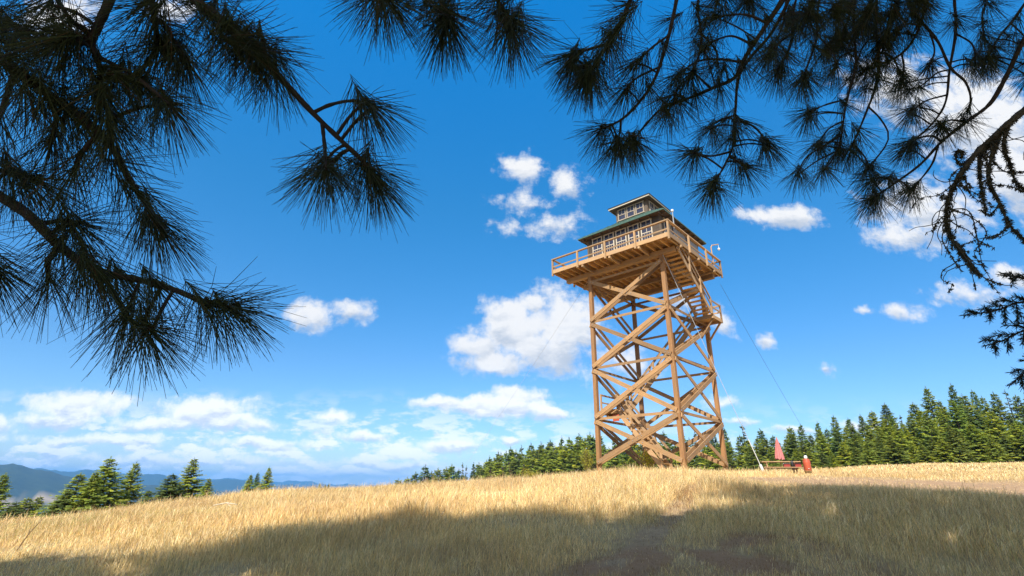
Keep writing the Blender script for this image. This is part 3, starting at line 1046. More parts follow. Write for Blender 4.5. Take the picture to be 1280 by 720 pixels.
# shrubs at the tower foot
def shrub(px, py, dist, h, wd, tone, label):
    v = ray(px, py); v = v / math.hypot(v[0], v[1]); x, y = v[0] * dist, v[1] * dist
    rg = np.random.default_rng(int(px * 7 + py)); K = []; cols = []
    o = empty('shrub', (x, y, Z(x, y) - .05), label=label, cat='shrub', group='shrubs round the tower foot')
    st = MB()
    for b in range(26):
        an = rg.uniform(0, 6.28); tilt = rg.uniform(.05, .6)
        d = np.array([np.cos(an) * math.sin(tilt) * wd / h * 1.3, np.sin(an) * math.sin(tilt) * wd / h * 1.3, math.cos(tilt)])
        L = h * rg.uniform(.6, 1.05)
        st.tube([(0, 0, 0), tuple(d * L * .5 + np.array([0, 0, .03])), tuple(d * L)], [.012, .008, .003], 4)
        for s in range(42):
            q = rg.uniform(.25, 1); p = d * L * q + rg.normal(0, .05, 3)
            dd = rg.normal(0, 1, 3); dd[2] += .8; dd /= np.linalg.norm(dd); ln = rg.uniform(.05, .12)
            w = np.cross(dd, rg.normal(0, 1, 3)); w = w / np.linalg.norm(w) * ln * .22
            K.append([p, p + dd * ln * .5 + w, p + dd * ln, p + dd * ln * .5 - w]); cols.append(np.array(tone) * rg.uniform(.6, 1.3))
    K = np.array(K); n = len(K)
    link('foliage', big_mesh('foliage', K.reshape(-1, 3), np.arange(n * 4), np.full(n, 4), M['fir'], np.repeat(np.array(cols), 4, 0)), o)
    st.build('stem', M['drystem'], o)


shrub(735, 586, 31, 1.75, .9, (.30, .30, .05), 'yellow green broom bush left of the left tower post')
shrub(812, 588, 30.5, 1.8, 1.1, (.38, .36, .04), 'bright yellow green bush under the lowest stairs')
shrub(790, 590, 33, 1.0, .8, (.16, .20, .05), 'dark green bush behind the lowest stairs')
shrub(662, 598, 31, .8, 1.2, (.33, .31, .06), 'low yellowish bush on the rise left of the tower')

# dry stalks standing over the grass
for px, py, d, hh in ((612, 634, 17, .75), (632, 632, 16, .8), (640, 630, 16.5, .9), (650, 628, 18, .85)):
    v = ray(px, py); v = v / math.hypot(v[0], v[1]); x, y = v[0] * d, v[1] * d; g = Z(x, y)
    o = empty('dry_stalk', (x, y, g), label='dark dry stalk with a round seed head above the grass', cat='plant', group='dry seed stalks in the meadow')
    l = random.uniform(-.15, .15)
    MB().tube([(0, 0, 0), (l * .3, 0, hh * .5), (l, 0, hh)], [.006, .005, .004], 5).build('stem', M['drystem'], o)
    MB().lathe([(.006, hh), (.028, hh + .02), (.03, hh + .045), (.008, hh + .07)], l, 0, 8).build('seed_head', M['black'], o)
x, y, _ = ground_hit(20, 690)
m = MB(); m.tube([(x, y, Z(x, y)), (x + .12, y, Z(x, y) + .28), (x + .3, y + .05, Z(x, y) + .62)], [.012, .009, .004], 6)
m.tube([(x + .12, y, Z(x, y) + .28), (x + .13, y, Z(x, y) + .42)], [.006, .002], 5)
tag(m.build('bare_stick', M['drystem']), 'dark bare stick leaning out of the grass at the lower left', 'stick')
x, y, _ = ground_hit(278, 648)
m = MB(); m.tube([(x - .3, y, Z(x, y) + .30), (x, y + .05, Z(x, y) + .36), (x + .30, y, Z(x, y) + .33)], [.012, .018, .008], 7)
m.tube([(x, y + .05, Z(x, y) + .36), (x + .15, y, Z(x, y) + .28)], [.01, .005], 5)
tag(m.build('fallen_branch', M['paledry']), 'pale bleached branch lying on the grass at the left', 'branch')


# ------------------------------------------------------------------ overhanging trees
def catmull(pts, n=6):
    """smooth curve through points of uneven spacing (tangents scaled to each segment, so it never loops)"""
    P = [np.array(p, float) for p in pts]
    k = len(P)
    seg = [max(1e-6, np.linalg.norm(P[i + 1] - P[i])) for i in range(k - 1)]
    T = []
    for i in range(k):
        if i == 0: T.append((P[1] - P[0]) / seg[0])
        elif i == k - 1: T.append((P[-1] - P[-2]) / seg[-1])
        else: T.append(((P[i] - P[i - 1]) / seg[i - 1] * seg[i] + (P[i + 1] - P[i]) / seg[i] * seg[i - 1]) / (seg[i] + seg[i - 1]))
    out = []
    for i in range(k - 1):
        for t in np.linspace(0, 1, n, endpoint=False):
            out.append(P[i] * (2 * t ** 3 - 3 * t * t + 1) + T[i] * seg[i] * (t ** 3 - 2 * t * t + t) + P[i + 1] * (3 * t * t - 2 * t ** 3) + T[i + 1] * seg[i] * (t ** 3 - t * t))
    out.append(P[-1])
    return out


class Needles:
    def __init__(s): s.V = []; s.F = []; s.S = []; s.c = []; s.n = 0

    def tuft(s, P, d, n=110, L=.16, along=.11, w=.0021, rg=RNG, droop=.45, tone=(.058, .076, .026)):
        """needles round the last stretch of a twig that ends at P with direction d"""
        d = d / np.linalg.norm(d)
        q = rg.random(n) ** .75
        base = P[None] - d[None] * (along * (1 - q))[:, None]
        rd = rg.normal(0, 1, (n, 3)); rd -= (rd @ d)[:, None] * d[None]; rd /= np.linalg.norm(rd, axis=1)[:, None]
        f = rg.uniform(.15, 1.1, n) + q * .45
        dir_ = d[None] * f[:, None] + rd * rg.uniform(.35, 1.0, n)[:, None] + np.array([0, 0, -droop])[None] * rg.uniform(.5, 1.3, n)[:, None]
        dir_ /= np.linalg.norm(dir_, axis=1)[:, None]
        ln = L * rg.uniform(.84, 1.1, n)
        mid = base + dir_ * (ln * .5)[:, None]
        bend = rg.uniform(.0, .26, (n, 1)) * np.array([[0, 0, -1.]]) + rg.normal(0, .07, (n, 3))
        tip = mid + (dir_ + bend) * (ln * .5)[:, None]
        a = np.cross(dir_, rg.normal(0, 1, (n, 3))); a /= np.linalg.norm(a, axis=1)[:, None]
        b = np.cross(dir_, a)
        W = w * rg.uniform(.8, 1.2, n)[:, None] * .5
        ring = [a, -.5 * a + .866 * b, -.5 * a - .866 * b]
        V = np.stack([base + r * W for r in ring] + [mid + r * W * .95 for r in ring] + [tip + r * W * .5 for r in ring], 1)   # 9 verts
        i = (np.arange(n) * 9 + s.n)[:, None]
        for k in range(3):
            k2 = (k + 1) % 3
            for o_ in (0, 3):
                s.F.append(np.concatenate([i + o_ + k, i + o_ + k2, i + o_ + 3 + k2, i + o_ + 3 + k], 1)); s.S.append(np.full(n, 4))
        s.V.append(V.reshape(-1, 3)); s.n += n * 9
        c = np.array(tone)[None] * rg.uniform(.6, 1.35, (n, 1))
        dead = rg.random(n) < .06
        c[dead] = np.array([.13, .08, .035])
        s.c.append(np.repeat(c, 9, 0))

    def build(s, parent, mat):
        if not s.n: return
        F = np.concatenate([f.ravel() for f in s.F]); S = np.concatenate(s.S)
        return link('needles', big_mesh('needles', np.concatenate(s.V), F, S, M[mat], np.concatenate(s.c)), parent)


def knobbly(m, pts, r0, r1, n=7, rough=.14):
    k = len(pts)
    rr = [(r0 + (r1 - r0) * (i / (k - 1)) ** .8) * (1 + random.uniform(-rough, rough)) for i in range(k)]
    m.tube(pts, rr, n)
    return rr


def to3(poly, d0, d1, wob=.05):
    k = len(poly); out = []
    ph = random.uniform(0, 6.28)
    for i, p in enumerate(poly):
        t = i / max(1, k - 1)
        out.append(at(p[0], p[1], d0 + (d1 - d0) * t + wob * math.sin(ph + 3 * t)))
    return out


def bough(tree, hub, main, d0, d1, r0, r1, twigs=(), tufts=(), n=110, L=.165, along=.12, w=.0021, extra=0, tone=(.058, .076, .026), droop=.45, cover=()):
    """one bough of a pine: main stem, twigs (each ends in a tuft), loose tufts on it; hub = where it springs from the limb"""
    nd = Needles(); m = MB()
    P = to3(main, d0, d1)
    if hub is not None:
        h = np.array(hub); first = P[0]; dirn = P[0] - P[1]
        midp = first * .45 + h * .55 + dirn * .15
        P = [h, midp] + P
    pts = catmull(P, 6)
    knobbly(m, pts, r0, r1)
    nd.tuft(pts[-1], pts[-1] - pts[-4], n, L, along, w, droop=droop, tone=tone)
    tips = [pts[-1]]
    for tw_ in twigs:
        dd = d0 + (d1 - d0) * .6 + random.uniform(-.1, .1)
        # start the twig on the stem itself
        a = at(tw_[0][0], tw_[0][1], dd)
        v = a / np.linalg.norm(a)
        j = min(range(len(pts)), key=lambda i: np.linalg.norm(np.cross(pts[i], v)) - (0 if pts[i] @ v > 0 else -9))
        dd = pts[j] @ v / (ray(*tw_[0]) @ v)
        q = [pts[j]] + to3(tw_[1:], dd + random.uniform(-.03, .03), dd + random.uniform(-.14, .1), .03)
        tp = catmull(q, 5)
        knobbly(m, tp, max(r1 * 1.1, r0 * .38), r1 * .9, 6)
        nd.tuft(tp[-1], tp[-1] - tp[-3], n, L, along, w, droop=droop, tone=tone)
        tips.append(tp[-1])
    for tf in tufts:     # pixel, pointing pixel offset
        px, py, ox, oy = tf[:4]
        v = ray(px, py); v = v / np.linalg.norm(v)
        cand = [i for i in range(len(pts)) if pts[i] @ v > 0]
        j = min(cand, key=lambda i: np.linalg.norm(np.cross(pts[i], v)))
        dd = np.linalg.norm(pts[j]) * (1 + random.uniform(-.05, .05))
        p = v * dd
        e = ray(px + ox, py + oy); e = e / np.linalg.norm(e) * dd * (1 + random.uniform(-.05, .05))
        dirn = e - p
        tp = catmull([pts[j], pts[j] * .5 + p * .5 + np.array([0, 0, .015]), p], 4)
        knobbly(m, tp, r1 * 1.0, r1 * .8, 5)
        nd.tuft(p, dirn, int(n * (tf[4] if len(tf) > 4 else 1)), L, along, w, droop=droop, tone=tone)
    if hub is not None:       # the stretch back to the limb carries needles too
        for j in (3, 5, 7, 9, 11):
            rv = np.array([random.gauss(0, 1), random.gauss(0, 1), random.gauss(.1, .5)]); rv /= np.linalg.norm(rv)
            e = pts[j] + rv * random.uniform(.06, .16)
            m.tube([pts[j], e], [r1, r1 * .8], 5)
            nd.tuft(e, rv + (pts[j + 1] - pts[j]) / max(1e-6, np.linalg.norm(pts[j + 1] - pts[j])) * .6, n, L, along, w, droop=droop, tone=tone)
    k = len(pts)
    for _ in range(extra):
        j = random.randrange(int(k * .3), k - 1)
        t = pts[min(j + 1, k - 1)] - pts[j - 1]; t = t / np.linalg.norm(t)
        rv = np.array([random.gauss(0, 1), random.gauss(0, 1), random.gauss(-.4, .6)]); rv /= np.linalg.norm(rv)
        dv_ = t * .6 + rv * .7
        ln = random.uniform(.10, .28) * (L / .16)
        e = pts[j] + dv_ / np.linalg.norm(dv_) * ln
        tp = catmull([pts[j], pts[j] * .5 + e * .5 + np.array([0, 0, random.uniform(-.02, .03)]), e], 4)
        knobbly(m, tp, r1 * .9, r1 * .7, 5)
        nd.tuft(e, tp[-1] - tp[-2], n, L, along, w, droop=droop, tone=tone)
    b = m.build('bough', M['bark'], tree, True)
    nd.build(b, 'needles' if 'needles' in M else 'needle')
    return b


def big_crown(name, x, y, h, r, z0, seed, label, cat='tree', clumps=300, dens=46, group=None, kite=(.55, .13), shape='pine'):
    """tall tree standing behind or beside the camera, its crown shading the meadow"""
    g = Z(x, y)
    o = empty(name, (0, 0, 0), label=label, cat=cat, group=group)
    rg = np.random.default_rng(seed)
    m = MB()
    m.tube([(x, y, g - .2), (x, y, g + .6), (x + .1, y - .05, g + h * .4), (x, y, g + h * .96)], [h * .021, h * .017, h * .012, h * .003], 12)
    m.build('trunk', M['bark'], o, True)
    K = []; cols = []; lm = MB()
    for c in range(clumps):
        t = rg.random() ** .9; zz = z0 + (h - z0) * t
        prof = math.sin(math.pi * min(1, .18 + .82 * t) ** .8) ** .6 if shape == 'pine' else (1 - t) ** .75 + .05
        rr = r * prof * math.sqrt(rg.uniform(.05, 1)); an = rg.uniform(0, 6.28)
        cc = np.array([x + rr * math.cos(an), y + rr * math.sin(an), g + zz - (.12 * rr if shape != 'pine' else 0)])
        if c % 3 == 0:
            bz = g + zz - .25 * rr if shape == 'pine' else g + zz + .05 * rr
            lm.tube([(x, y, bz), tuple((np.array([x, y, bz]) + cc) / 2 + np.array([0, 0, -.1])), tuple(cc)], [.02 + .012 * rr, .015 + .006 * rr, .012], 5)
        cr = rg.uniform(.5, .95); tn = rg.uniform(.7, 1.25)
        n = dens
        p = cc + rg.normal(0, .45, (n, 3)) * cr * np.array([1, 1, .6])
        d = rg.normal(0, 1, (n, 3)) + np.array([0, 0, .25]); d /= np.linalg.norm(d, axis=1)[:, None]
        ln = rg.uniform(.6, 1.2, n) * kite[0]
        w = np.cross(d, rg.normal(0, 1, (n, 3))); w = w / np.linalg.norm(w, axis=1)[:, None] * (kite[1] * rg.uniform(.6, 1.3, n))[:, None]
        K.append(np.stack([p, p + d * (ln * .5)[:, None] + w, p + d * ln[:, None], p + d * (ln * .5)[:, None] - w], 1).reshape(-1, 3))
        cols.append(np.repeat(np.array([[.045, .07, .024]]) * tn * rg.uniform(.7, 1.3, (n, 1)), 4, 0))
    K = np.concatenate(K); n = len(K) // 4
    lm.build('limb', M['bark'], o, True)
    link('crown', big_mesh('crown', K, np.arange(n * 4), np.full(n, 4), M['fir'], np.concatenate(cols)), o)
    return o


# --- left pine
LP = big_crown('pine_tree', -5.2, -3.2, 17.5, 5.0, 5.5, 101, 'long needled pine whose dark boughs hang in from the top left', clumps=330)
m = MB()
HUB1 = np.array([-2.7, .55, 1.55]); HUB2 = np.array([-1.75, .25, 2.65])
knobbly(m, catmull([(-5.2, -3.2, 3.2), (-4.2, -1.4, 2.9), HUB1 + np.array([-.5, -.4, .3]), HUB1], 5), .11, .04, 8)
knobbly(m, catmull([(-5.2, -3.2, 4.2), (-3.8, -1.6, 4.0), HUB2 + np.array([-.5, -.5, .4]), HUB2, HUB2 + np.array([1.0, .35, .15])], 5), .12, .035, 8)
m.build('limb', M['bark'], LP, True)
LK = dict(n=68, L=.188, along=.10, w=.0021, droop=.36)
bough(LP, HUB1, [(-30, 50), (0, 72), (40, 103), (109, 153), (137, 181), (162, 225), (178, 250), (200, 285)], 1.55, 1.5, .022, .006,
      twigs=[[(60, 118), (70, 150), (62, 185)], [(20, 88), (5, 130), (-5, 160)], [(120, 165), (100, 195), (92, 215)]],
      tufts=[(205, 290, 30, 25), (190, 270, 10, 40), (170, 240, 25, 20), (150, 205, 25, 10), (110, 155, 20, 20), (75, 130, 25, -5), (40, 100, 30, 15), (140, 180, 5, 30), (15, 70, 25, -10), (30, 110, 0, 30), (85, 140, 5, 30), (60, 125, 10, 30)], **LK)
bough(LP, HUB1, [(-40, 228), (0, 246), (33, 267), (75, 308), (117, 337), (175, 350), (217, 362), (267, 381), (290, 384)], 1.5, 1.55, .024, .006,
      twigs=[[(125, 340), (158, 392), (187, 412)], [(50, 282), (75, 276), (98, 279)], [(75, 308), (60, 330), (62, 352)]],
      tufts=[(300, 385, 35, 8), (280, 384, 20, 30), (255, 378, 25, 30), (190, 412, 30, 15), (178, 405, 5, 35), (158, 392, -15, 35), (150, 345, 15, 30), (100, 330, -5, 35), (100, 278, 30, 2), (90, 278, 15, 28), (75, 305, -15, 30), (130, 345, 20, 20), (200, 360, 20, 25), (115, 335, 15, 35)], **LK)
bough(LP, HUB1, [(-50, 195), (0, 213), (25, 222), (45, 224)], 1.6, 1.55, .012, .006, tufts=[(30, 222, 20, 18), (10, 215, 5, 30), (50, 225, 25, 10)], **LK)
bough(LP, HUB1, [(-60, 290), (-25, 320), (-8, 335)], 1.5, 1.45, .012, .006, tufts=[(-12, 330, 20, 15), (-15, 335, 0, 30), (-20, 300, 15, 15)], **LK)
bough(LP, HUB1, [(-60, 0), (-10, 20), (20, 32), (40, 40)], 1.7, 1.65, .012, .006, tufts=[(10, 28, 10, 25), (30, 40, 25, 15), (-10, 22, 15, -10), (5, 40, 20, 30)], **LK)
bough(LP, HUB2, [(148, -40), (137, 0), (119, 41), (114, 53), (120, 70), (125, 87), (125, 116), (140, 147)], 1.6, 1.5, .020, .006,
      twigs=[[(114, 53), (95, 48), (70, 55)], [(122, 69), (137, 78), (187, 109), (212, 131)], [(116, 48), (92, 28), (72, 0), (60, -30)]],
      tufts=[(70, 55, -25, 20), (85, 28, -15, 20), (60, 5, -20, 20), (212, 131, 15, 30), (190, 112, 20, 25), (165, 98, 25, 10), (140, 147, 10, 30), (128, 110, 20, 25), (130, 90, 25, 5), (125, 118, -20, 25), (75, 40, -30, -5), (150, 90, -5, 30), (180, 108, 0, 30), (100, 50, -20, 25)], **LK)
bough(LP, HUB2, [(185, -40), (190, 0), (197, 47), (200, 58)], 1.65, 1.6, .013, .006,
      twigs=[[(196, 20), (203, 28), (219, 53), (234, 75)]],
      tufts=[(200, 60, -8, 35), (200, 58, -25, 20), (234, 75, 12, 30), (225, 62, -5, 30), (190, 15, -20, 20), (205, 30, 25, 10), (180, 5, -20, 10)], **LK)
bough(LP, HUB2, [(215, -45), (244, 0), (269, 19), (312, 56), (356, 103), (391, 141), (426, 175), (459, 208), (472, 227)], 1.6, 1.7, .020, .006,
      twigs=[[(388, 140), (413, 131), (442, 126), (467, 133)], [(403, 155), (405, 175), (407, 212)]],
      tufts=[(472, 228, 25, 30), (460, 210, 30, 12), (465, 222, 5, 35), (452, 205, -15, 35), (467, 133, 28, 22), (455, 128, 15, 30), (407, 212, -25, 30), (405, 205, -5, 35), (412, 212, 18, 30),
             (300, 45, 0, 35), (318, 62, 12, 32), (335, 75, 10, 32), (312, 56, 30, 5), (330, 70, 35, 12), (285, 32, 5, 35), (345, 90, 0, 30), (290, 35, 35, -5), (265, 18, -8, 30), (300, 50, -20, 30), (320, 60, -5, 40), (250, 5, 30, 5), (275, 25, 25, 20)], **LK)
bough(LP, HUB2 + np.array([1.0, .35, .15]), [(440, -60), (460, -25), (478, -5)], 1.7, 1.7, .012, .006, tufts=[(475, -5, -20, 25), (480, 0, 10, 28), (490, 2, 25, 20), (462, -12, -25, 12)], **LK)
bough(LP, HUB2 + np.array([1.0, .35, .15]), [(520, -60), (545, -15), (556, 15), (560, 28)], 1.75, 1.7, .013, .006, tufts=[(558, 25, -20, 28), (560, 28, 15, 32), (552, 8, -25, 18), (545, -10, -28, 20), (560, 18, 28, 15), (530, -20, -20, 25), (556, 28, -5, 35)], **LK)
bough(LP, HUB2 + np.array([1.0, .35, .15]), [(600, -60), (615, -20), (622, 0), (634, 25), (640, 35)], 1.75, 1.75, .013, .006, tufts=[(638, 33, -15, 32), (640, 35, 12, 32), (632, 22, 32, 12), (626, 8, -28, 20), (618, -10, -20, 25), (645, 30, 30, 25)], **LK)

# --- right pine: finer, further away
RP = big_crown('pine_tree', 4.2, -4.2, 26, 6.4, 5.5, 102, 'pine with finely branched boughs that hang in from the top right', clumps=520)
HB = np.array([2.3, .7, 4.6]); HB2 = np.array([.9, .5, 3.9])
m = MB()
knobbly(m, catmull([(4.2, -4.2, 5.6), (3.6, -2.2, 5.4), (2.9, -.6, 5.0), HB, HB + np.array([.9, .9, -.15])], 5), .13, .04, 8)
knobbly(m, catmull([(4.2, -4.2, 5.0), (2.8, -2.0, 4.8), (1.6, -.4, 4.3), HB2], 5), .11, .03, 8)
m.build('limb', M['bark'], RP, True)
RK = dict(n=60, L=.176, along=.09, w=.0023, droop=.34)
bough(RP, HB2, [(800, -40), (788, 0), (768, 43), (745, 78), (736, 90)], 2.25, 2.2, .016, .006,
      twigs=[[(760, 52), (735, 62), (714, 70)]],
      tufts=[(733, 92, -10, 30), (738, 88, 15, 30), (725, 85, -25, 18), (714, 70, -25, 15), (716, 72, -10, 28), (745, 80, 0, 35), (765, 50, 20, 25), (780, 20, -22, 18), (785, 5, -25, 8), (770, 38, -20, 22), (728, 100, -12, 25), (760, 60, -5, 30), (718, 85, 5, 30), (740, 100, 5, 28)], **RK)
bough(RP, HB2, [(850, -30), (844, 8), (831, 62), (815, 105), (799, 128), (776, 150), (753, 161)], 2.45, 2.4, .013, .005,
      twigs=[[(776, 150), (775, 165), (771, 180)], [(836, 40), (812, 62), (795, 78)], [(824, 85), (800, 95), (782, 112)]],
      tufts=[(750, 162, -18, 18), (770, 180, -15, 15), (773, 180, 5, 25), (795, 80, -15, 22), (830, 60, 12, 25), (782, 112, -12, 22), (810, 110, 5, 25), (840, 25, -25, 18)], **RK)
bough(RP, HB, [(1000, -45), (978, 0), (955, 35), (928, 78), (920, 95), (889, 111), (858, 124), (827, 136), (807, 156), (792, 175)], 2.7, 2.5, .019, .0045,
      twigs=[[(928, 78), (900, 74), (869, 78), (846, 95)], [(858, 124), (846, 118), (832, 122)], [(940, 60), (915, 45), (890, 52)], [(889, 111), (872, 95), (866, 88)], [(960, 30), (930, 18), (900, 20)]],
      tufts=[(790, 178, 8, 28), (795, 176, 22, 20), (788, 176, -12, 25), (830, 138, 5, 30), (850, 130, 15, 25), (835, 140, -12, 25), (870, 118, 10, 28), (900, 108, 5, 25), (880, 60, -10, 25), (905, 85, -5, 25), (940, 55, 15, 25), (846, 95, -15, 22), (930, 80, 18, 20), (960, 25, 12, 28), (895, 22, -15, 22)], **RK)
bough(RP, HB, [(1000, -30), (965, 40), (925, 92), (919, 144), (916, 183), (908, 202), (893, 229)], 2.75, 2.6, .012, .005,
      twigs=[[(920, 150), (938, 156), (951, 167), (959, 180)], [(914, 188), (890, 195), (866, 190)], [(912, 195), (925, 203), (932, 208)], [(918, 140), (900, 150), (888, 162)]],
      tufts=[(890, 234, -8, 25), (893, 234, 14, 22), (888, 230, -22, 12), (866, 190, -18, 10), (868, 192, -5, 22), (932, 208, 14, 14), (920, 200, 5, 25), (959, 182, 3, 25), (955, 178, 20, 12), (905, 150, -15, 18), (920, 160, 12, 22), (888, 160, -8, 20), (910, 175, -15, 18), (925, 150, 15, 20)], **RK)
bough(RP, HB, [(890, -30), (873, 0), (877, 50), (870, 80), (862, 96)], 2.6, 2.6, .010, .005, tufts=[(862, 98, -8, 25), (875, 60, 15, 20), (876, 30, -16, 20), (874, 10, 20, 15)], twigs=[[(876, 40), (893, 60), (897, 80)]], **RK)
bough(RP, HB, [(1010, -40), (993, 7), (987, 60), (973, 87)], 2.8, 2.8, .010, .005, tufts=[(972, 90, -12, 22), (985, 70, 12, 22), (990, 40, -16, 22), (992, 20, 18, 20), (975, 85, 8, 28)], twigs=[[(990, 40), (972, 55), (958, 72)]], **RK)
bough(RP, HB, [(1035, -40), (1023, 7), (1020, 50), (1003, 98)], 2.9, 2.9, .010, .005, tufts=[(1003, 98, -15, 15), (1008, 98, 15, 22), (1018, 60, 14, 22), (1020, 40, -18, 20), (1022, 20, 16, 18), (1003, 100, 0, 25)], twigs=[[(1020, 45), (1038, 62), (1046, 82)]], **RK)
G = HB + np.array([.9, .9, -.15])
bough(RP, G, [(1075, -40), (1067, 33), (1070, 77), (1057, 133), (1050, 187)], 3.0, 3.0, .012, .005,
      twigs=[[(1060, 120), (1035, 130), (1012, 140)], [(1055, 150), (1035, 162), (1022, 180)], [(1069, 60), (1050, 72), (1040, 90)], [(1052, 180), (1040, 200), (1030, 212)], [(1045, 165), (1010, 195), (998, 215)]],
      tufts=[(1010, 142, -18, 12), (1012, 145, 5, 24), (1022, 182, -15, 15), (1024, 184, 10, 20), (1050, 160, -10, 22), (1048, 187, 10, 20), (1066, 70, 18, 16), (1060, 100, -20, 14), (1055, 130, 16, 18), (998, 218, 0, 20), (1030, 212, 8, 18), (1068, 40, -20, 18), (1045, 172, -14, 20)], **{**RK, 'L': .17})
bough(RP, G, [(1100, -40), (1095, 30), (1097, 100), (1083, 140), (1063, 187)], 3.1, 3.0, .013, .005,
      twigs=[[(1097, 60), (1115, 72), (1125, 92)], [(1095, 45), (1078, 60), (1070, 82)], [(1085, 135), (1100, 148), (1110, 165), (1085, 212)], [(1068, 178), (1080, 195), (1085, 205)]],
      tufts=[(1080, 112, -15, 18), (1098, 80, 18, 16), (1062, 188, -12, 18), (1075, 165, 15, 18), (1094, 40, 20, 14), (1095, 65, -18, 18), (1085, 210, 10, 16), (1095, 20, -18, 16), (1097, 100, 12, 20)], **{**RK, 'L': .17})
bough(RP, G, [(1165, -30), (1157, 7), (1150, 33), (1127, 67), (1097, 82), (1080, 88)], 3.0, 3.1, .011, .005,
      twigs=[[(1150, 33), (1135, 30), (1118, 40)], [(1127, 67), (1130, 85), (1128, 100)]],
      tufts=[(1078, 90, -15, 10), (1085, 88, 3, 22), (1118, 42, -12, 18), (1128, 102, 3, 22), (1140, 45, 14, 18), (1155, 12, -18, 14), (1110, 76, 5, 22), (1158, 0, 18, 10)], **{**RK, 'L': .17})
bough(RP, G, [(1132, -30), (1140, 10), (1173, 53), (1190, 87), (1207, 103), (1213, 128), (1209, 140)], 3.0, 3.1, .012, .005,
      twigs=[[(1160, 38), (1168, 60), (1162, 82)]], tufts=[(1160, 84, -8, 20), (1142, 15, -16, 16), (1150, 28, 14, 18)], **{**RK, 'n': 60, 'L': .15})
bough(RP, G, [(1192, -40), (1193, 0), (1195, 33), (1187, 87), (1180, 133), (1160, 160), (1138, 178)], 3.1, 3.1, .012, .005,
      twigs=[[(1188, 85), (1170, 92), (1150, 108), (1135, 112)], [(1184, 120), (1160, 125), (1140, 138)], [(1194, 40), (1212, 52), (1220, 70)]],
      tufts=[(1135, 140, -20, 12), (1138, 142, -5, 22), (1150, 135, 5, 25), (1135, 180, -18, 12), (1142, 178, 0, 22), (1120, 108, -12, 15), (1220, 75, 5, 20), (1215, 80, 18, 18), (1194, 20, 18, 14), (1192, 30, -16, 16), (1150, 110, 5, 20)], **{**RK, 'L': .17})
bough(RP, G, [(1320, 0), (1280, 50), (1257, 97), (1237, 130), (1207, 153), (1177, 177), (1153, 203), (1117, 230), (1095, 245)], 3.0, 3.0, .019, .005,
      twigs=[[(1177, 177), (1165, 170), (1150, 172), (1135, 182)], [(1207, 153), (1190, 150), (1175, 155)], [(1172, 182), (1165, 205), (1150, 225), (1140, 235)], [(1117, 230), (1105, 222), (1088, 225)]],
      tufts=[(1085, 250, -18, 8), (1090, 252, -3, 24), (1098, 246, 12, 22), (1135, 235, 5, 20), (1138, 238, -14, 14), (1180, 160, 20, 20), (1205, 150, 15, 22), (1175, 158, -12, 18), (1132, 184, -20, 6), (1110, 222, -15, 16), (1088, 226, -14, 10), (1118, 225, 14, 18)], **{**RK, 'L': .17})
bough(RP, G, [(1300, -30), (1270, 20), (1250, 45), (1235, 70)], 3.2, 3.1, .012, .005, twigs=[[(1262, 30), (1280, 45), (1295, 70)]],
      tufts=[(1232, 75, -16, 14), (1238, 78, 5, 22), (1245, 60, 18, 12), (1268, 25, -14, 18), (1260, 45, -18, 8), (1280, 80, -18, 18), (1285, 95, -16, 14), (1275, 55, 10, 20), (1230, 82, -5, 20)], **{**RK, 'L': .17})
bough(RP, G, [(1250, -40), (1236, -5), (1228, 20), (1230, 45)], 3.2, 3.2, .010, .005, tufts=[(1230, 48, 10, 20), (1228, 30, -16, 14), (1236, 5, 16, 14), (1232, 0, -16, 14)], **{**RK, 'L': .17})
for k_, (bx, by) in enumerate(((900, -10), (935, 0), (1010, 15), (1045, 10), (1085, 12), (1115, 15), (1145, 0), (1050, 45), (1035, 60), (1105, 50), (965, 60), (985, 20), (1075, 30), (1060, 5))):
    dd_ = 2.7 + .05 * k_
    bough(RP, HB if bx < 1040 else G, [(bx + 18, by - 60), (bx + 10, by - 20), (bx, by)], dd_, dd_ - .05, .009, .005,
          tufts=[(bx - 3, by + 3, -18, 18), (bx + 2, by + 2, 16, 18), (bx, by + 4, 0, 26), (bx + 6, by - 12, 22, 6)], **{**RK, 'L': .175})

# --- fir at the right edge with its lichen-hung dead branch
FT = big_crown('fir_tree', 7.4, .3, 19, 3.0, 4.5, 103, 'dark fir reaching in at the right edge with a lichen hung dead branch above', clumps=230, shape='fir', kite=(.3, .04), dens=90)


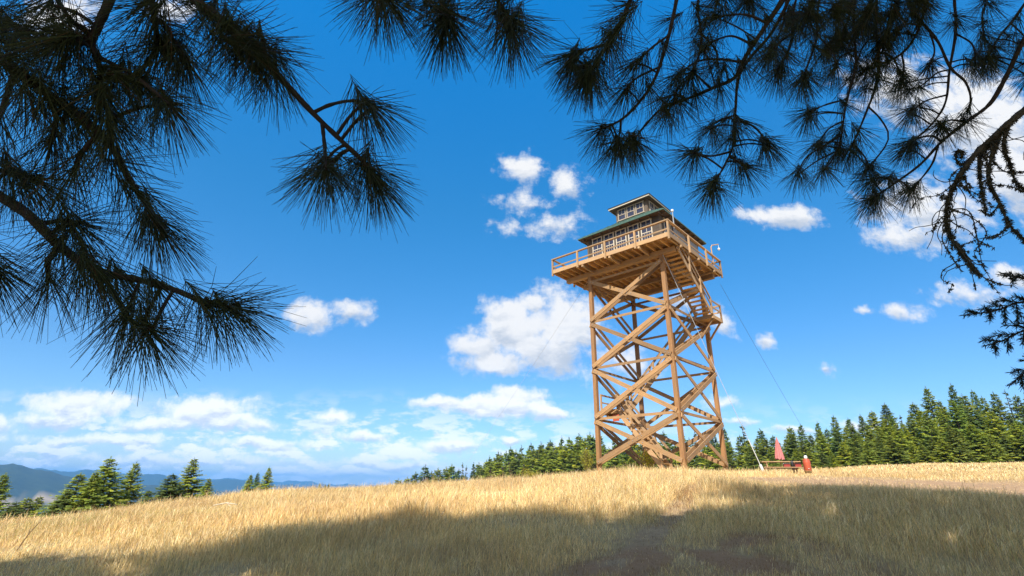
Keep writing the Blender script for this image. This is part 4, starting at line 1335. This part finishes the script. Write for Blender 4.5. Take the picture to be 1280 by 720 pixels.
def lichen_branch():
    m = MB(); nd = Needles(); rg = np.random.default_rng(5)

    def fuzz(pts, n, s):
        pts = np.array(pts); K = rg.integers(0, len(pts) - 1, n)
        for k in K:
            p = pts[k] + (pts[k + 1] - pts[k]) * rg.random()
            nd.tuft(p, rg.normal(0, 1, 3) + np.array([0, 0, -.6]), 5, s, .012, .0042, rg=rg, droop=.5, tone=(.13, .125, .085))
    def br(poly, d0, d1, r0, r1, f=0, start=None, fs=.027):
        q = to3(poly, d0, d1, .04)
        if start is not None: q = [np.array(start)] + q
        p = catmull(q, 6)
        knobbly(m, p, r0, r1, 7, .3)
        if f: fuzz(p, f, fs)
        return p
    main = br([(1330, 90), (1280, 138), (1250, 163), (1213, 200), (1193, 230), (1184, 255), (1183, 280), (1200, 315), (1225, 345)], 3.0, 2.9, .024, .004, 640, (7.4, .3, 4.8))
    br([(1252, 162), (1242, 190), (1235, 220), (1250, 255), (1265, 285), (1283, 302)], 2.95, 2.9, .016, .004, 220)
    br([(1245, 172), (1228, 190), (1225, 225), (1232, 262)], 2.95, 2.95, .013, .003, 160)
    br([(1262, 152), (1255, 185), (1262, 205), (1270, 228), (1285, 240)], 2.97, 2.95, .012, .003, 150)
    br([(1213, 200), (1200, 205), (1195, 197), (1197, 188), (1203, 190), (1201, 196)], 2.93, 2.93, .007, .003, 50)
    r = random.Random(3)
    for i in range(46):
        j = r.randrange(len(main) // 3, len(main) - 1)
        p = main[j]; q = [p]
        d = np.array([r.gauss(0, .6), r.gauss(0, .3), -.8 + r.gauss(0, .5)])
        for s in range(r.randint(3, 6)):
            d = d + np.array([r.gauss(0, .45), r.gauss(0, .3), r.gauss(-.15, .3)]); d /= np.linalg.norm(d)
            q.append(q[-1] + d * r.uniform(.03, .075))
        pp = catmull(q, 4); knobbly(m, pp, .0035, .0015, 5)
        if i % 2: fuzz(pp, 14, .018)
    for poly in ([(1183, 280), (1178, 300), (1190, 322), (1203, 340)], [(1190, 262), (1215, 272), (1233, 292), (1218, 318), (1235, 335)], [(1186, 262), (1208, 262), (1222, 300), (1228, 330), (1240, 352)],
                 [(1188, 300), (1206, 318), (1214, 340), (1220, 362)], [(1250, 255), (1238, 268), (1226, 262)], [(1235, 232), (1258, 232), (1282, 240)], [(1240, 200), (1260, 215), (1283, 214)], [(1262, 280), (1250, 292), (1240, 296)]):
        br(poly, 2.92, 2.9, .004, .0018, 24, None, .018)
    b = m.build('dead_branch', M['deadbark'], FT, True)
    l = nd.build(b, 'lichen'); l.name = 'lichen'
    b['label'] = 'crooked bare branch hung with grey green lichen'


lichen_branch()


def fir_spray(start, poly, d0, d1, nside):
    """flat fir bough: stem, side twigs, short needles all along"""
    m = MB(); nd = Needles(); rg = np.random.default_rng(int(poly[-1][0] * 3 + poly[-1][1]))
    P = to3(poly, d0, d1, .03); st_ = np.array(start, float)
    P = [st_ + (P[0] - st_) * t + np.array([0, 0, .12 * math.sin(math.pi * t)]) for t in (0, .22, .42, .6, .75, .88)] + P
    pts = catmull(P, 6); knobbly(m, pts, .022, .003, 6)
    tn = (.030, .044, .02)

    def needles_on(pp, dens=190):
        pp = np.array(pp)
        for a, b in zip(pp[:-1], pp[1:]):
            L = np.linalg.norm(b - a); n = max(2, int(dens * L))
            nd.tuft(b, b - a, n * 2, .030, L, .0036, rg=rg, droop=.05, tone=tn)
    k = len(pts); s0 = int(k * .16); nside = int(nside * 2.3)
    needles_on(pts[s0:])
    for i in range(nside):
        t = i / nside; j = s0 + int((k - s0 - 2) * t)
        ax = pts[j + 1] - pts[j]; ax = ax / np.linalg.norm(ax)
        sd = np.cross(ax, [.25, -.75, .5]); sd /= np.linalg.norm(sd)
        sg = 1 if i % 2 else -1
        L = (.40 * min(1, 1.9 * (1 - t)) * (.35 + .65 * (1 - t)) + .07) * rg.uniform(.7, 1.15)
        d = ax * .75 + sd * sg * .62 + np.array([0, 0, -.12])
        q = [pts[j], pts[j] + d * L * .5, pts[j] + d * L + ax * .08 * L + np.array([0, 0, -.1 * L])]
        pp = catmull(q, 4); knobbly(m, pp, .004, .0018, 5); needles_on(pp)
        for u in range(2):
            c = pp[min(len(pp) - 2, 2 + u * 2)]
            for s2 in (-1, 1):
                dd = d / np.linalg.norm(d) * .75 + sd * s2 * .5 + rg.normal(0, .12, 3)
                e = c + dd * L * .30 * rg.uniform(.6, 1.1)
                needles_on([c, c * .5 + e * .5, e])
    b = m.build('bough', M['bark'], FT, True)
    nd.build(b, 'needle')


for start, poly, n in (((7.4, .3, 3.1), [(1360, 400), (1310, 385), (1275, 378), (1245, 388), (1206, 394)], 14),
                       ((7.4, .3, 3.3), [(1360, 380), (1310, 355), (1280, 348), (1252, 344)], 10),
                       ((7.4, .3, 2.6), [(1380, 440), (1320, 420), (1285, 412), (1255, 425), (1232, 432)], 12),
                       ((7.4, .3, 2.2), [(1390, 480), (1330, 462), (1290, 460), (1262, 482)], 10),
                       ((7.4, .3, 1.9), [(1400, 500), (1330, 488), (1300, 478), (1278, 474)], 7)):
    fir_spray(start, poly, 3.2, 3.1, n)

# trees standing behind the camera on both sides, they throw the shade over the near meadow
SHADE = [(-11.5, -3.5, 13.5, 4.4, 3.0, 211, 'shade throwing pine behind the viewpoint, far left'),
         (-1.2, -5.2, 18.5, 4.6, 6.0, 212, 'shade throwing pine directly behind the viewpoint'),
         (9.5, -6.0, 27, 5.6, 4.0, 213, 'shade throwing pine behind the viewpoint, far right')]
for a_ in SHADE:
    big_crown('pine_tree', *a_, clumps=400, group='pines behind the viewpoint')

# ------------------------------------------------------------------ haze
hz = MB(); hz.box(-12000, 12000, -12000, 12000, -420, 205)
m_, k_, out_ = material('air_haze')
vol = k_.new('ShaderNodeVolumePrincipled', {'Color': (.16, .50, 1, 1), 'Density': 1.5e-4, 'Anisotropy': .0})
k_.l.new(vol.outputs[0], out_.inputs[1])
HAZE = True
if HAZE:
    ho = hz.build('haze', m_); tag(ho, kind='stuff'); ho['label'] = 'thin blue air haze over the distant hills'; ho['category'] = 'haze'

# ------------------------------------------------------------------ sky with clouds
world = bpy.data.worlds.new('World'); scene.world = world; world.use_nodes = True
wt = world.node_tree; wt.nodes.clear(); K = N(wt)
wout = K.new('ShaderNodeOutputWorld')
sky = K.new('ShaderNodeTexSky', sky_type='NISHITA', sun_disc=False, sun_elevation=SUN_EL, sun_rotation=math.pi + SUN_AZ, altitude=900, air_density=1.0, dust_density=.7, ozone_density=2.2)
skyc = K.new('ShaderNodeHueSaturation', {1: 1.22, 2: 1.0, 4: K.mix(1, sky.outputs[0], (.9, 1.02, 1.1), 'MULTIPLY')}).outputs[0]
dir0 = K.new('ShaderNodeSeparateXYZ', {0: K.new('ShaderNodeTexCoord').outputs['Generated']}).outputs[2]
skyc = K.mix(1, skyc, K.ramp(dir0, [(0, (1.0, .86, .86)), (.22, (1.0, .97, .96)), (.5, (.60, 1.22, 1.2)), (.8, (.10, 1.56, 1.70))]), 'MULTIPLY')
dirv = K.new('ShaderNodeTexCoord').outputs['Generated']
sp = K.new('ShaderNodeSeparateXYZ', {0: dirv})
yy = K.math('MAXIMUM', sp.outputs[1], .02)
uu = K.math('DIVIDE', sp.outputs[0], yy); vv = K.math('DIVIDE', sp.outputs[2], yy)
p0 = K.new('ShaderNodeCombineXYZ', {0: uu, 1: vv, 2: 0.}).outputs[0]
warp = K.new('ShaderNodeTexNoise', {'Vector': p0, 'Scale': 13., 'Detail': 5., 'Roughness': .6})
wv = K.new('ShaderNodeVectorMath', {0: warp.outputs[1], 1: (.5, .5, .5)}, operation='SUBTRACT').outputs[0]
p1 = K.new('ShaderNodeVectorMath', {0: wv, 1: (.055, .04, 0), 2: p0}, operation='MULTIPLY_ADD').outputs[0]
CL = [  # px, py, rx, ry, weight
    (660, 420, 80, 38, 1.25), (632, 395, 42, 28, 1.2), (690, 440, 52, 32, 1.15), (598, 432, 40, 20, 1.1), (718, 412, 40, 26, 1.15), (668, 378, 22, 16, 1.1),
    (618, 508, 95, 17, 1.25), (648, 494, 42, 14, 1.2), (555, 502, 40, 11, 1.1), (690, 516, 34, 12, 1.1),
    (385, 393, 38, 21, .95), (438, 388, 28, 17, .75), (655, 212, 36, 23, .78), (712, 229, 28, 23, .68), (655, 252, 34, 15, .48), (690, 282, 46, 18, .48), (638, 286, 22, 12, .55),
    (985, 270, 56, 18, 1.0), (948, 270, 36, 12, .85), (1160, 262, 85, 48, .8), (1225, 150, 95, 75, 1.15), (1270, 215, 70, 60, 1.0), (1135, 295, 60, 24, .72), (1120, 110, 70, 50, .7),
    (1130, 391, 34, 12, .7), (1205, 368, 52, 16, .7), (1268, 348, 42, 18, .95), (1034, 460, 13, 9, .6), (955, 430, 14, 11, .55), (905, 402, 16, 22, .6), (1080, 387, 14, 6, .5),
    (98, 506, 78, 22, 1.25), (60, 524, 60, 14, 1.1), (255, 515, 80, 24, 1.15), (300, 530, 60, 14, 1.1), (190, 530, 60, 14, 1.0), (415, 522, 28, 11, 1.0), (455, 543, 40, 10, .95), (-20, 530, 60, 20, 1.0),
    (640, 553, 24, 7, .95), (560, 558, 70, 11, .95), (925, 526, 26, 7, .95), (985, 535, 34, 8, .95), (1090, 532, 45, 8, .8), (480, 580, 90, 9, .8), (220, 575, 220, 9, .7), (330, 555, 90, 10, .9), (120, 550, 110, 10, .85), (390, 590, 160, 7, .7),
    (75, 20, 60, 34, .9), (215, 12, 40, 18, .8), (700, 400, 70, 50, .9), (620, 450, 60, 24, 1.0), (820, 560, 90, 8, .6), (780, 455, 50, 30, .5), (905, 500, 25, 8, .5), (850, 375, 30, 20, .5)]
mx = None; gw = None; gs = None
for px, py, rx, ry, w in CL:
    a, b = ray(px, py), ray(px + rx, py); c = ray(px, py - ry)
    u0, v0 = a[0] / a[1], a[2] / a[1]
    ru = abs(b[0] / b[1] - u0); rv = abs(c[2] / c[1] - v0)
    q = K.new('ShaderNodeVectorMath', {0: p1, 1: (1 / ru, 1 / rv, 0), 2: (-u0 / ru, -v0 / rv, 0)}, operation='MULTIPLY_ADD').outputs[0]
    ln = K.new('ShaderNodeVectorMath', {0: q}, operation='LENGTH').outputs[1]
    val = K.math('MULTIPLY_ADD', ln, -w, w)
    mx = val if mx is None else K.math('MAXIMUM', mx, val)
    pos_ = K.math('MAXIMUM', val, 0.)
    pos_ = K.math('MULTIPLY', pos_, pos_)
    gy = K.new('ShaderNodeSeparateXYZ', {0: q}).outputs[1]
    gw = pos_ if gw is None else K.math('ADD', gw, pos_)
    gs = K.math('MULTIPLY', pos_, gy) if gs is None else K.math('MULTIPLY_ADD', pos_, gy, gs)
grad = K.math('DIVIDE', gs, K.math('ADD', gw, .02))
fb = K.new('ShaderNodeTexNoise', {'Vector': p0, 'Scale': 22., 'Detail': 8., 'Roughness': .62}).outputs[0]
fb2 = K.new('ShaderNodeTexNoise', {'Vector': K.new('ShaderNodeVectorMath', {0: p1, 1: (9, 20, 1)}, operation='MULTIPLY').outputs[0], 'Scale': 1.5, 'Detail': 7., 'Roughness': .6}).outputs[0]
# low broken layer towards the horizon on the left
pl = K.new('ShaderNodeVectorMath', {0: p0, 1: (10, 25, 1)}, operation='MULTIPLY').outputs[0]
lay = K.new('ShaderNodeTexNoise', {'Vector': pl, 'Scale': 1.2, 'Detail': 7., 'Roughness': .6}).outputs[0]
vb = K.new('ShaderNodeMapRange', {0: vv, 1: .06, 2: .19, 3: 1., 4: 0.}, interpolation_type='SMOOTHSTEP').outputs[0]
vb = K.math('MULTIPLY', vb, K.new('ShaderNodeMapRange', {0: uu, 1: -.25, 2: .35, 3: 1., 4: .45}, interpolation_type='SMOOTHSTEP').outputs[0])
layd = K.math('MULTIPLY', K.new('ShaderNodeMapRange', {0: lay, 1: .455, 2: .57, 3: 0., 4: .95}, interpolation_type='SMOOTHSTEP').outputs[0], vb)
den = K.math('MULTIPLY_ADD', K.math('SUBTRACT', fb, .5), 1.9, K.math('MINIMUM', mx, .72))
den = K.new('ShaderNodeMapRange', {0: den, 1: -.08, 2: .66, 3: 0., 4: 1.}, interpolation_type='SMOOTHSTEP').outputs[0]
den = K.math('MULTIPLY', den, K.math('GREATER_THAN', sp.outputs[1], .05))
den = K.math('MAXIMUM', den, K.math('MULTIPLY', layd, K.math('GREATER_THAN', sp.outputs[1], .05)))
# unseen cloud cover added overhead, beside and behind the viewpoint to brighten the shade
fill_cloud = K.new('ShaderNodeTexNoise', {'Vector': dirv, 'Scale': 2.6, 'Detail': 6., 'Roughness': .6}).outputs[0]
fill_cloud = K.new('ShaderNodeMapRange', {0: fill_cloud, 1: .395, 2: .575, 3: 0., 4: .95}, interpolation_type='SMOOTHSTEP').outputs[0]
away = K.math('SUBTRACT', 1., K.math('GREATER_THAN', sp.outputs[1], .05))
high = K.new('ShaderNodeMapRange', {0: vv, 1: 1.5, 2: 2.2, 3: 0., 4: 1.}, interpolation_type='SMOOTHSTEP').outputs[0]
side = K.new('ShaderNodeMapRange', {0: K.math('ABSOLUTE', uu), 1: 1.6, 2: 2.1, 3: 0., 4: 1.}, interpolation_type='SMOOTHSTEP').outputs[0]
den = K.math('MAXIMUM', den, K.math('MULTIPLY', fill_cloud, K.math('MAXIMUM', away, K.math('MAXIMUM', high, side))))
lay2 = K.new('ShaderNodeTexNoise', {'Vector': K.new('ShaderNodeVectorMath', {0: pl, 1: (0, .30, 0)}, operation='ADD').outputs[0], 'Scale': 1.2, 'Detail': 7., 'Roughness': .6}).outputs[0]
lsh = K.math('MULTIPLY', K.math('MULTIPLY', K.math('SUBTRACT', lay, lay2), 4.5), layd)
grad = K.math('ADD', grad, K.math('MINIMUM', lsh, .2))
sh = K.math('ADD', grad, K.math('MULTIPLY', K.math('SUBTRACT', fb2, .5), 1.9))
shade = K.new('ShaderNodeMapRange', {0: sh, 1: -.62, 2: .12, 3: 0., 4: 1.}, interpolation_type='SMOOTHSTEP').outputs[0]
CW = 5.7
ccol = K.mix(shade, (.58 * CW, .65 * CW, .76 * CW), (1.0 * CW, 1.0 * CW, 1.0 * CW))
lowb = K.new('ShaderNodeMapRange', {0: vv, 1: .06, 2: .24, 3: 1.4, 4: 1.}).outputs[0]
ccol = K.new('ShaderNodeVectorMath', {0: ccol, 'Scale': lowb}, operation='SCALE').outputs[0]
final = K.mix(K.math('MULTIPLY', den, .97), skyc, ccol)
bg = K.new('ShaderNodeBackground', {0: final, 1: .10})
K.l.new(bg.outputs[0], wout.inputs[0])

sun = bpy.data.lights.new('sun', 'SUN'); sun.energy = 4.4; sun.angle = rad(.53); sun.color = (1, .94, .84)
so_ = bpy.data.objects.new('sun', sun); C.objects.link(so_)
so_.rotation_euler = Vector(SUN_DIR).to_track_quat('Z', 'Y').to_euler()
so_.location = (-10, -20, 40)

# ------------------------------------------------------------------ camera and render settings
cam = bpy.data.cameras.new('camera'); cam.sensor_width = 36; cam.lens = F / 1280 * 36; cam.clip_start = .05; cam.clip_end = 80000
co = bpy.data.objects.new('camera', cam); C.objects.link(co)
from mathutils import Matrix
fwd = Vector(ray(640, 360)).normalized()
right0 = Vector((1, 0, 0)); up0 = right0.cross(fwd)
rgt = right0 * math.cos(ROLL) - up0 * -0 * 0
cr, sr = math.cos(ROLL), math.sin(ROLL)
r_ = Vector(ray(641, 360)) - Vector(ray(640, 360)); u_ = Vector(ray(640, 359)) - Vector(ray(640, 360))
r_.normalize(); u_.normalize()
mat = Matrix((r_, u_, -fwd)).transposed().to_4x4()
co.matrix_world = mat
scene.camera = co
vs = scene.view_settings
vs.view_transform = 'Standard'; vs.look = 'None'; vs.gamma = 1; vs.use_curve_mapping = False; vs.exposure = 0.8
scene.cycles.max_bounces = 8; scene.cycles.diffuse_bounces = 3; scene.cycles.transparent_max_bounces = 8
scene.cycles.volume_bounces = 0
scene.cycles.use_denoising = True
scene.render.film_transparent = False
